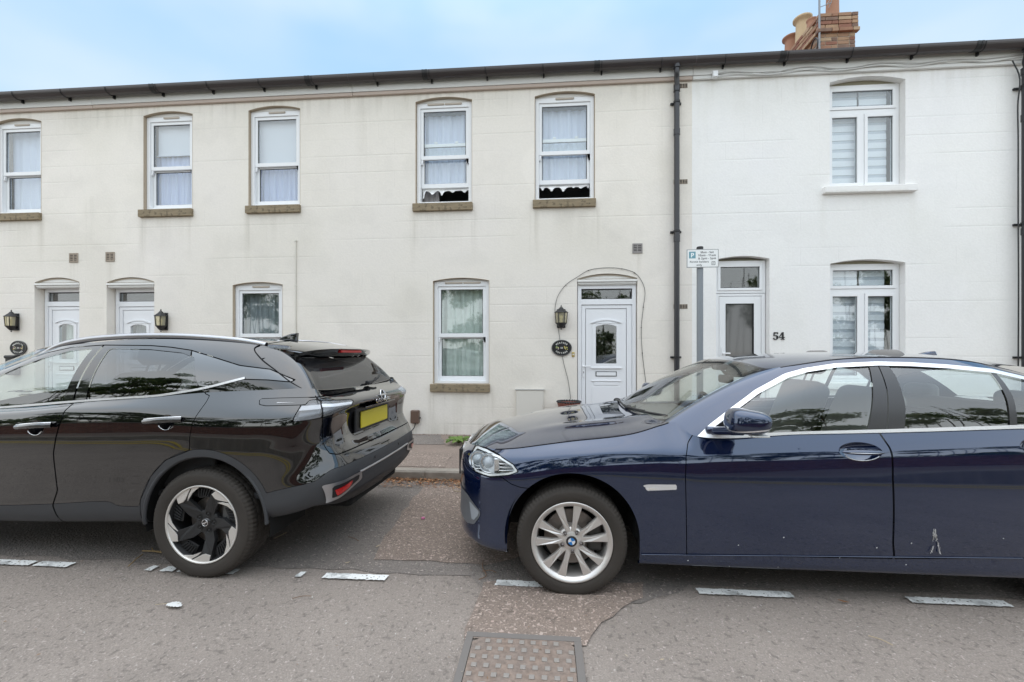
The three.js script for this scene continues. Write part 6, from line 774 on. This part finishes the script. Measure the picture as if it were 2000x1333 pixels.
    mesh('brake_disc', lathe([[0.02, 0.012], [0.155, 0.012], [0.155, -0.012], [0.02, -0.012]], 48), M.disc, w); mesh('wheel_back', lathe([[0, -0.06], [Rr - 0.03, -0.05]], 40), M.under, w); mesh('brake_caliper', rbx(0.09, 0.18, -0.04, 0.13, -0.03, 0.045, 0.02), std([0.14, 0.14, 0.14], 0.5, { metalness: 0.5 }), w);
    return w; };
  wheelAt(-0.012, 0.79); wheelAt(-2.645, 0.782); wheelAt(-0.012, -0.782, 1); wheelAt(-2.645, -0.782, 1);
  for (const x of [HX, -2.645]) for (const s of [1, -1]) part('wheel_well', new THREE.CylinderGeometry(0.445, 0.445, 0.4, 40, 1, true, Math.PI / 2 - 0.2, Math.PI + 0.4).rotateX(Math.PI / 2).translate(x, 0.37, s * 0.69), M.under);
  part('underbody', [rbx(-2.2, -0.45, 0.3, 0.42, -0.8, 0.8, 0.03), rbx(-3.4, 0.8, 0.33, 0.6, -0.46, 0.46, 0.05), rbx(0.46, 0.78, 0.48, 0.62, -0.78, 0.78, 0.03)], M.under);
  part('cabin_floor', [rbx(-2.3, 0.6, 0.5, 0.54, -0.82, 0.82, 0.01), rbx(-2.2, 0.0, 0.55, 1.04, 0.76, 0.8, 0.02), rbx(-2.2, 0.0, 0.55, 1.04, -0.8, -0.76, 0.02)], M.cabin); part('parcel_shelf', rbx(0.1, 0.62, 1.12, 1.15, -0.66, 0.66, 0.01), M.cabin);
  part('dashboard', [rbx(-2.55, -1.95, 0.6, 1.08, -0.78, 0.78, 0.08, 4)], M.cabin);
  for (const z of [0.37, -0.37]) part('front_seat', seatGeo(0.52, 0.36).map(g => g.translate(-1.4, 0.6, z)), M.seat);
  part('rear_seat', [rbx(-0.75, -0.25, 0.6, 0.85, -0.66, 0.66, 0.08, 4), (() => { const g = rbx(-0.1, 0.1, 0, 0.55, -0.66, 0.66, 0.08, 4); g.rotateZ(-0.4); return g.translate(-0.3, 0.74, 0); })(), ...[0.38, -0.38].map(z => rbx(-0.14, -0.02, 1.25, 1.42, z - 0.13, z + 0.13, 0.05, 4))], M.seat);
  part('steering_wheel', (() => { const g = new THREE.TorusGeometry(0.18, 0.015, 10, 48); g.rotateY(Math.PI / 2); g.rotateZ(0.4); return g.translate(-1.85, 1.06, -0.37); })(), M.black);
  part('headlining', gridSoup((s, v) => { const e = Tp(s); return [e[0], e[1] - 0.03 + (Math.max(roofC(e[0]), e[1]) - e[1]) * (1 - Math.pow(Math.abs(v), 2.8)), v * e[2] * 0.96]; }, gus.filter(s => s >= 0.5 && s <= 9.0), steps(-1, 1, 14), true), std([0.3, 0.3, 0.3], 0.9));
}
// ---------------------------------------------------------------- fittings on the fronts and things on the ground
{ const glass = phys([0.85, 0.78, 0.55], 0.25, { transmission: 0.7, thickness: 0 });
  const lantern = (label, x, y) => { const t = thing('wall_lantern', label, 'lantern', [x, y - 0.21, ZF], 0, 'black wall lanterns beside the cottage doors');
    const hexs = (r0, r1, y0, y1) => { const g = new THREE.CylinderGeometry(r1, r0, y1 - y0, 6, 1); g.rotateY(Math.PI / 6); g.scale(1, 1, 0.8); return g.translate(0, (y0 + y1) / 2, 0.075); };
    mesh('back_plate', rbx(-0.07, 0.07, 0.05, 0.36, 0.001, 0.02, 0.008), M.iron, t); mesh('roof', [hexs(0.118, 0.112, 0.295, 0.305), hexs(0.105, 0.045, 0.305, 0.355), hexs(0.045, 0.02, 0.355, 0.385)], M.iron, t); mesh('finial', [new THREE.SphereGeometry(0.012, 10, 8).translate(0, 0.4, 0.075), bar([0, 0.38, 0.075], [0, 0.42, 0.075], 0.005)], M.iron, t);
    mesh('cup', [hexs(0.085, 0.098, 0.115, 0.13), hexs(0.05, 0.085, 0.075, 0.115), hexs(0.02, 0.05, 0.045, 0.075), new THREE.SphereGeometry(0.012, 10, 8).translate(0, 0.03, 0.075)], M.iron, t);
    for (let k = 0; k < 6; k++) { const a = k * Math.PI / 3, b = a + Math.PI / 3, p = (q, r, y) => [Math.cos(q) * r, y, 0.075 + Math.sin(q) * r * 0.8]; mesh('bar', bar(p(a, 0.085, 0.125), p(a, 0.1, 0.3), 0.007, 6), M.iron, t); if (Math.sin((a + b) / 2) > -0.2) { const A0 = p(a, 0.083, 0.128), B0 = p(b, 0.083, 0.128), A1 = p(a, 0.098, 0.298), B1 = p(b, 0.098, 0.298), g = new THREE.BufferGeometry(); g.setAttribute('position', new THREE.Float32BufferAttribute([...A0, ...B0, ...B1, ...A0, ...B1, ...A1], 3)); g.computeVertexNormals(); mesh('lantern_pane', g, glass, t); } }
    mesh('bulb', [new THREE.SphereGeometry(0.028, 14, 10).scale(1, 1.3, 1).translate(0, 0.22, 0.075), bar([0, 0.12, 0.075], [0, 0.2, 0.075], 0.014)], std([0.7, 0.66, 0.5], 0.4), t); };
  lantern('black wall lantern at the far left above the oval plaque', -9.626, 2.05); lantern('black wall lantern between the second door and the ground floor sash, above the crossover', -6.733, 2.04); lantern('black wall lantern left of the middle white door, above its oval plaque', 0.244, 2.05);
  const plaque = (label, x, y, a, num) => { const t = thing('name_plaque', label, 'plaque', [x, y, ZF]); const ov = (s, d) => { const g = cyl(1, 1, d, 56); g.rotateX(Math.PI / 2); g.scale(s, s * 0.8, 1); return g; };
    mesh('plaque_board', ov(0.165, 0.02).translate(0, 0, 0.012), M.blackGloss, t); const g = new THREE.TorusGeometry(0.157, 0.005, 8, 64); g.scale(1, 0.8, 1); mesh('plaque_rim', g.translate(0, 0, 0.022), std([0.1, 0.1, 0.1], 0.4), t);
    const tx = canvasTex(512, 410, (c, w, h) => { c.fillStyle = '#0b0b0c'; c.fillRect(0, 0, w, h); c.fillStyle = '#e8e6df'; c.textAlign = 'center'; c.textBaseline = 'middle'; c.font = 'bold 62px sans-serif'; const arc = (s, top) => { const n = s.length; for (let i = 0; i < n; i++) { const q = (i - (n - 1) / 2) * 0.27, R = 175; c.save(); if (top) { c.translate(w / 2 + Math.sin(q) * R * 1.12, h / 2 - Math.cos(q) * R * 0.82); c.rotate(q * 0.9); } else { c.translate(w / 2 + Math.sin(q) * R * 1.12, h / 2 + Math.cos(q) * R * 0.82); c.rotate(-q * 0.9); } c.fillText(s[i], 0, 0); c.restore(); } }; arc(a, true); arc('COTTAGE', false); c.font = 'bold 66px serif'; c.fillText(num, w / 2, h / 2);
      const r = rng(a.length * 7); for (const s of [-1, 1]) for (let i = 0; i < 16; i++) { c.fillStyle = ['#cfd0c0', '#8fa06a', '#c9a9b4', '#d6c15a', '#6f8a58'][(r() * 5) | 0]; c.beginPath(); c.arc(w / 2 + s * (75 + r() * 85), h / 2 + (r() - 0.5) * 80, 6 + r() * 10, 0, 7); c.fill(); } });
    const d = new THREE.CircleGeometry(1, 56); d.scale(0.15, 0.12, 1); mesh('plaque_lettering', d.translate(0, 0, 0.0235), std([1, 1, 1], 0.5, { map: tx }), t); };
  plaque('oval black house plaque with white lettering at the far left edge', -9.565, 1.572, 'MAGNOLIA', '58'); plaque('oval black house plaque with white lettering and flowers beside the middle white door', 0.252, 1.563, 'HEATHER', '56');
  { const t = thing('post_box', 'small black post box on the wall under the far left oval plaque', 'post box', [-9.62, 1.08, ZF]); mesh('box', rbx(-0.1, 0.1, 0, 0.34, 0, 0.11, 0.03, 3), M.black, t); mesh('lid', rbx(-0.108, 0.108, 0.3, 0.36, 0, 0.125, 0.025, 3), M.black, t); }
  for (const [label, x, y] of [['brass bell push left of the middle white door', 0.44, 1.455], ['cream bell push left of the far left door', -9.335, 1.43]]) { const t = thing('bell_push', label, 'doorbell', [x, y, ZF]); mesh('plate', rbx(-0.022, 0.022, -0.04, 0.04, 0, 0.014, 0.005), M.brass, t); mesh('button', new THREE.SphereGeometry(0.012, 12, 8).scale(1, 1, 0.6).translate(0, 0, 0.016), M.upvcOld, t); }
  { const t = thing('parking_sign', 'white permit parking sign on a grey steel post on the pavement behind the navy saloon', 'sign', [1.885, 0.112, -5.515]);
    mesh('post', [cyl(0.038, 0.038, 2.64, 20).translate(0, 1.32, 0)], M.galv, t); mesh('post_cap', [cyl(0.0395, 0.0395, 0.06, 20).translate(0, 2.635, 0), new THREE.SphereGeometry(0.039, 16, 8, 0, 6.3, 0, 1.57).scale(1, 0.3, 1).translate(0, 2.665, 0)], M.iron, t); for (const y of [2.47, 2.57]) mesh('clip', [rbx(-0.05, 0.05, y - 0.012, y + 0.012, -0.045, 0.046, 0.01)], M.galv, t);
    const tx = canvasTex(1024, 624, (c, w, h) => { c.fillStyle = '#f2f2f0'; c.fillRect(0, 0, w, h); c.strokeStyle = '#111'; c.lineWidth = 12; c.strokeRect(12, 12, w - 24, h - 24); c.fillStyle = '#6f9fab'; c.fillRect(70, 75, 215, 235); c.fillStyle = '#f4f6f6'; c.font = 'bold 210px sans-serif'; c.textAlign = 'center'; c.textBaseline = 'middle'; c.fillText('P', 180, 197); c.fillStyle = '#141414'; c.font = 'bold 96px sans-serif'; c.fillText('Mon - Sat', 655, 105); c.fillText('10am - 11am', 650, 210); c.fillText('& 2pm - 3pm', 655, 315); c.font = 'bold 86px sans-serif'; c.fillText('Permit holders', 400, 430); c.fillText('only', 400, 540); c.lineWidth = 16; c.strokeRect(808, 430, 100, 110); c.font = 'bold 80px sans-serif'; c.fillText('C', 858, 487); });
    mesh('sign_plate', rbx(-0.175, 0.205, 2.405, 2.63, 0.047, 0.051, 0.002, 1), M.galv, t); const f = new THREE.PlaneGeometry(0.376, 0.221).translate(0.015, 2.5175, 0.0525); mesh('sign_face', f, std([1, 1, 1], 0.45, { map: tx }), t); }
  { const font = await new FontLoader().loadAsync('fonts/droid/droid_serif_bold.typeface.json'); const g = new TextGeometry('54', { font, size: 0.118, depth: 0.012, curveSegments: 5, bevelEnabled: false }); g.translate(3.575, 1.69, ZF); const t = solo('house_number', 'black number 54 on the white wall right of its door', 'house number', g, M.black); }
  { const t = thing('planter', 'dark red planter with a black beaded rim left of the middle white door', 'planter', [0.36, 0.112, -6.98]); mesh('pot', new THREE.LatheGeometry([[0, 0], [0.12, 0], [0.135, 0.03], [0.17, 0.52], [0.185, 0.56], [0.185, 0.585], [0.165, 0.585], [0.16, 0.53], [0, 0.53]].map(p => new THREE.Vector2(...p)), 32), std([0.16, 0.045, 0.03], 0.6), t); const g = []; for (let k = 0; k < 26; k++) { const a = k / 26 * 6.283; g.push(new THREE.SphereGeometry(0.021, 8, 6).scale(1, 0.8, 1).translate(Math.cos(a) * 0.178, 0.592, Math.sin(a) * 0.178)); } mesh('beaded_rim', g, M.iron, t).userData.kind = 'stuff'; mesh('soil', cyl(0.155, 0.155, 0.02, 24).translate(0, 0.545, 0), std([0.03, 0.022, 0.016], 1), t); }
  { const P = [[0.4, 0.72], [0.36, 1.018], [0.277, 1.353], [0.193, 1.898], [0.143, 2.15], [0.185, 2.402], [0.318, 2.593], [0.509, 2.724], [0.691, 2.83], [0.988, 2.867], [1.225, 2.847], [1.428, 2.778], [1.534, 2.652], [1.591, 2.486], [1.566, 2.222], [1.534, 1.892], [1.55, 1.478], [1.607, 0.966], [1.62, 0.6]].map(([x, y]) => [x, y, ZF + 0.012]); const t = thing('string_cable', 'thin black cable strung in an arch over the middle white door', 'cable', [0, 0, 0]); mesh('cable', tube(P, 0.004, 160, 6), std([0.06, 0.06, 0.06], 0.6), t); const g = []; for (const i of [3, 6, 8, 10, 11, 14, 15, 16]) mesh('cable_clip', rbx(P[i][0] - 0.008, P[i][0] + 0.008, P[i][1] - 0.006, P[i][1] + 0.006, ZF, ZF + 0.018, 0.004), M.black, t); }
}
{ // on the ground
  const straw = std([0.36, 0.25, 0.12], 0.9), twigM = std([0.2, 0.12, 0.07], 0.9), pale = std([0.45, 0.36, 0.25], 0.9);
  const twig = (label, pts, r, m) => solo('twig', label, 'twig', tube(pts.map(([x, z], i) => [x, 0.014 + r + (i % 2) * 0.006, z]), r, 24, 6), m);
  twig('long dry straw lying left of the crossover rear wheel', [[-2.844, -2.753], [-2.88, -2.85], [-2.912, -2.928]], 0.0035, straw); twig('thick dry straw pointing at the crossover rear wheel', [[-2.96, -2.975], [-2.88, -2.965], [-2.75, -2.955]], 0.005, straw); twig('dry straw crossing the other straws behind the crossover wheel', [[-2.934, -3.025], [-2.86, -2.97], [-2.74, -2.985]], 0.004, straw);
  twig('bent brown twig on the road below the navy saloon bumper', [[-0.442, -3.03], [-0.43, -2.92], [-0.392, -2.82], [-0.43, -2.76]], 0.003, twigM); twig('short side twig under the navy saloon bumper', [[-0.425, -2.88], [-0.37, -2.885], [-0.33, -2.87]], 0.0025, twigM);
  twig('straight pale stick on the road at the lower right', [[1.655, -2.376], [1.69, -2.34], [1.722, -2.308]], 0.003, pale); twig('thin twig on the road behind the crossover bumper corner', [[-1.566, -3.339], [-1.5, -3.3], [-1.45, -3.27]], 0.0025, twigM); twig('thin brown stalk on the open road left of the drain cover', [[-1.505, -2.471], [-1.45, -2.49], [-1.404, -2.506]], 0.002, twigM); twig('pale stalk beside the rear bumper shadow of the crossover', [[-2.13, -3.257], [-2.093, -3.366]], 0.003, pale); twig('thin stalk near the gutter between the two cars', [[-0.98, -4.55], [-0.9, -4.5], [-0.86, -4.6]], 0.004, pale);
  { const t = thing('feather', 'white feather lying on the road at the lower left', 'feather', [-2.147, 0.01, -2.36]); const n = 14, pos = [], idx = []; for (let i = 0; i <= n; i++) { const u = i / n, w = 0.024 * Math.pow(Math.sin(Math.PI * Math.min(1, u * 0.92 + 0.08)), 0.6); for (const s of [-1, 0, 1]) pos.push(-0.045 + 0.1 * u, 0.008 + 0.004 * Math.sin(u * 3) + (s ? -0.002 : 0.002), s * w + 0.015 * u * u + (s ? 0.004 * Math.sin(i * 2.3) : 0)); } for (let i = 0; i < n; i++) for (let s = 0; s < 2; s++) { const a = i * 3 + s; idx.push(a, a + 1, a + 3, a + 1, a + 4, a + 3); } const g = new THREE.BufferGeometry(); g.setAttribute('position', new THREE.Float32BufferAttribute(pos, 3)); g.setIndex(idx); g.computeVertexNormals(); mesh('vane', g, std([0.72, 0.72, 0.7], 0.9, { side: THREE.DoubleSide }), t); mesh('quill', tube([[-0.11, 0.006, 0.012], [-0.05, 0.008, 0.0], [0.03, 0.013, 0.004]], 0.0018, 16, 5), pale, t); }
  { const t = thing('bottle_cap', 'small pink cap lying on the road between the two cars', 'cap', [-1.086, 0.012, -3.771]); mesh('cap_top', new THREE.LatheGeometry([[0, 0.012], [0.013, 0.0115], [0.016, 0.008], [0.018, 0]].map(p => new THREE.Vector2(...p)), 21), std([0.55, 0.16, 0.3], 0.5), t); }
  const lf = (label, x, z, m, s, ry) => { const sh = new THREE.Shape(); sh.moveTo(-1, 0); sh.quadraticCurveTo(-0.2, 0.62, 1, 0); sh.quadraticCurveTo(-0.2, -0.55, -1, 0); const g = new THREE.ExtrudeGeometry(sh, { depth: 0.03, bevelEnabled: false, curveSegments: 8 }); const p = g.attributes.position; for (let i = 0; i < p.count; i++) p.setZ(i, p.getZ(i) + 0.3 * p.getY(i) ** 2 + 0.12 * p.getX(i) ** 2); g.computeVertexNormals(); g.scale(s, s, s); g.rotateX(-Math.PI / 2); const o = solo('leaf', label, 'leaf', g, m); o.position.set(x, 0.014, z); o.rotation.y = ry; };
  lf('brown dead leaf on the road below the saloon front door', 1.741, -2.7, std([0.26, 0.13, 0.06], 0.9), 0.028, -0.5); lf('pale dead leaf behind the crossover bumper', -1.38, -2.93, pale, 0.02, 0.7); lf('pale leaf on the road near the coarse patch', -1.27, -3.2, pale, 0.022, 1.2); lf('small pale leaf at the lower right of the road', 0.55, -2.12, pale, 0.012, 0.3);
  { // weed in the angle of wall and pavement
    const t = thing('weed', 'bright green weed growing on the pavement by the house wall', 'plant', [-1.3, 0.112, -6.42]), m = [[0.1, 0.17, 0.03], [0.14, 0.22, 0.045]].map(c => std(c, 0.6, { side: THREE.DoubleSide })), r = rng(41);
    for (let k = 0; k < 30; k++) { const L = 0.13 + r() * 0.15, w = 0.018 + r() * 0.016, pos = [], idx = [], n = 5; for (let i = 0; i <= n; i++) { const u = i / n, ww = w * Math.sin(Math.PI * (0.12 + 0.88 * u)) * (i % 2 ? 1.2 : 0.75); pos.push(L * u, 0.02 + 0.13 * Math.sin(u * 2.2) * (0.4 + 0.6 * r()) * 0.7, -ww, L * u, 0.026 + 0.13 * Math.sin(u * 2.2) * 0.5, ww); } for (let i = 0; i < n; i++) { const a = i * 2; idx.push(a, a + 1, a + 2, a + 1, a + 3, a + 2); } const g = new THREE.BufferGeometry(); g.setAttribute('position', new THREE.Float32BufferAttribute(pos, 3)); g.setIndex(idx); g.computeVertexNormals(); const o = mesh('leaf', g, m[k % 2], t); o.rotation.y = r() * 6.28; } }
  const bits = (name, label, cat_, n, place, mats, seed, sc) => { const r = rng(seed), d = new THREE.Object3D(); const g = new THREE.BufferGeometry(); g.setAttribute('position', new THREE.Float32BufferAttribute([-1, 0, 0, 0, 0.15, 0.4, 1, 0.05, 0, 0, 0.1, -0.35], 3)); g.setIndex([0, 1, 2, 0, 2, 3]); g.computeVertexNormals(); mats.forEach((c, k) => { const im = new THREE.InstancedMesh(g, std(c, 0.95, { side: THREE.DoubleSide }), Math.ceil(n / mats.length)); for (let i = 0; i < im.count; i++) { const [x, y, z] = place(r); d.position.set(x, y, z); d.rotation.set((r() - 0.5) * 0.5, r() * 6.28, (r() - 0.5) * 0.5); d.scale.setScalar(sc * (0.4 + 1.2 * r() * r())); d.updateMatrix(); im.setMatrixAt(i, d.matrix); } im.name = numbered(name); scene.add(im); tag(im, label, cat_, null, 'stuff'); }); };
  bits('leaf_litter', 'brown leaf litter lying in the gutter along the kerb', 'leaf litter', 2600, r => [-2.6 + 2.6 * r(), 0.012 + r() * 0.02, -4.92 + 0.3 * Math.pow(r(), 2.2)], [[0.34, 0.15, 0.065], [0.45, 0.27, 0.14], [0.22, 0.11, 0.06]], 51, 0.021);
  bits('road_debris', 'fine dry litter scattered over the tarmac', 'debris', 1100, r => [-4 + 8 * r(), 0.014, -4.85 + 3.2 * Math.pow(r(), 1.3)], [[0.4, 0.34, 0.26], [0.24, 0.15, 0.09], [0.5, 0.48, 0.44]], 52, 0.0085);
  bits('leaf_litter', 'brown leaf litter along the foot of the house wall', 'leaf litter', 240, r => [-2.6 + 2.4 * r(), 0.118, -7.17 + 0.25 * r() * r()], [[0.2, 0.1, 0.06], [0.12, 0.07, 0.045]], 53, 0.016);
}
renderer.render(scene, camera);
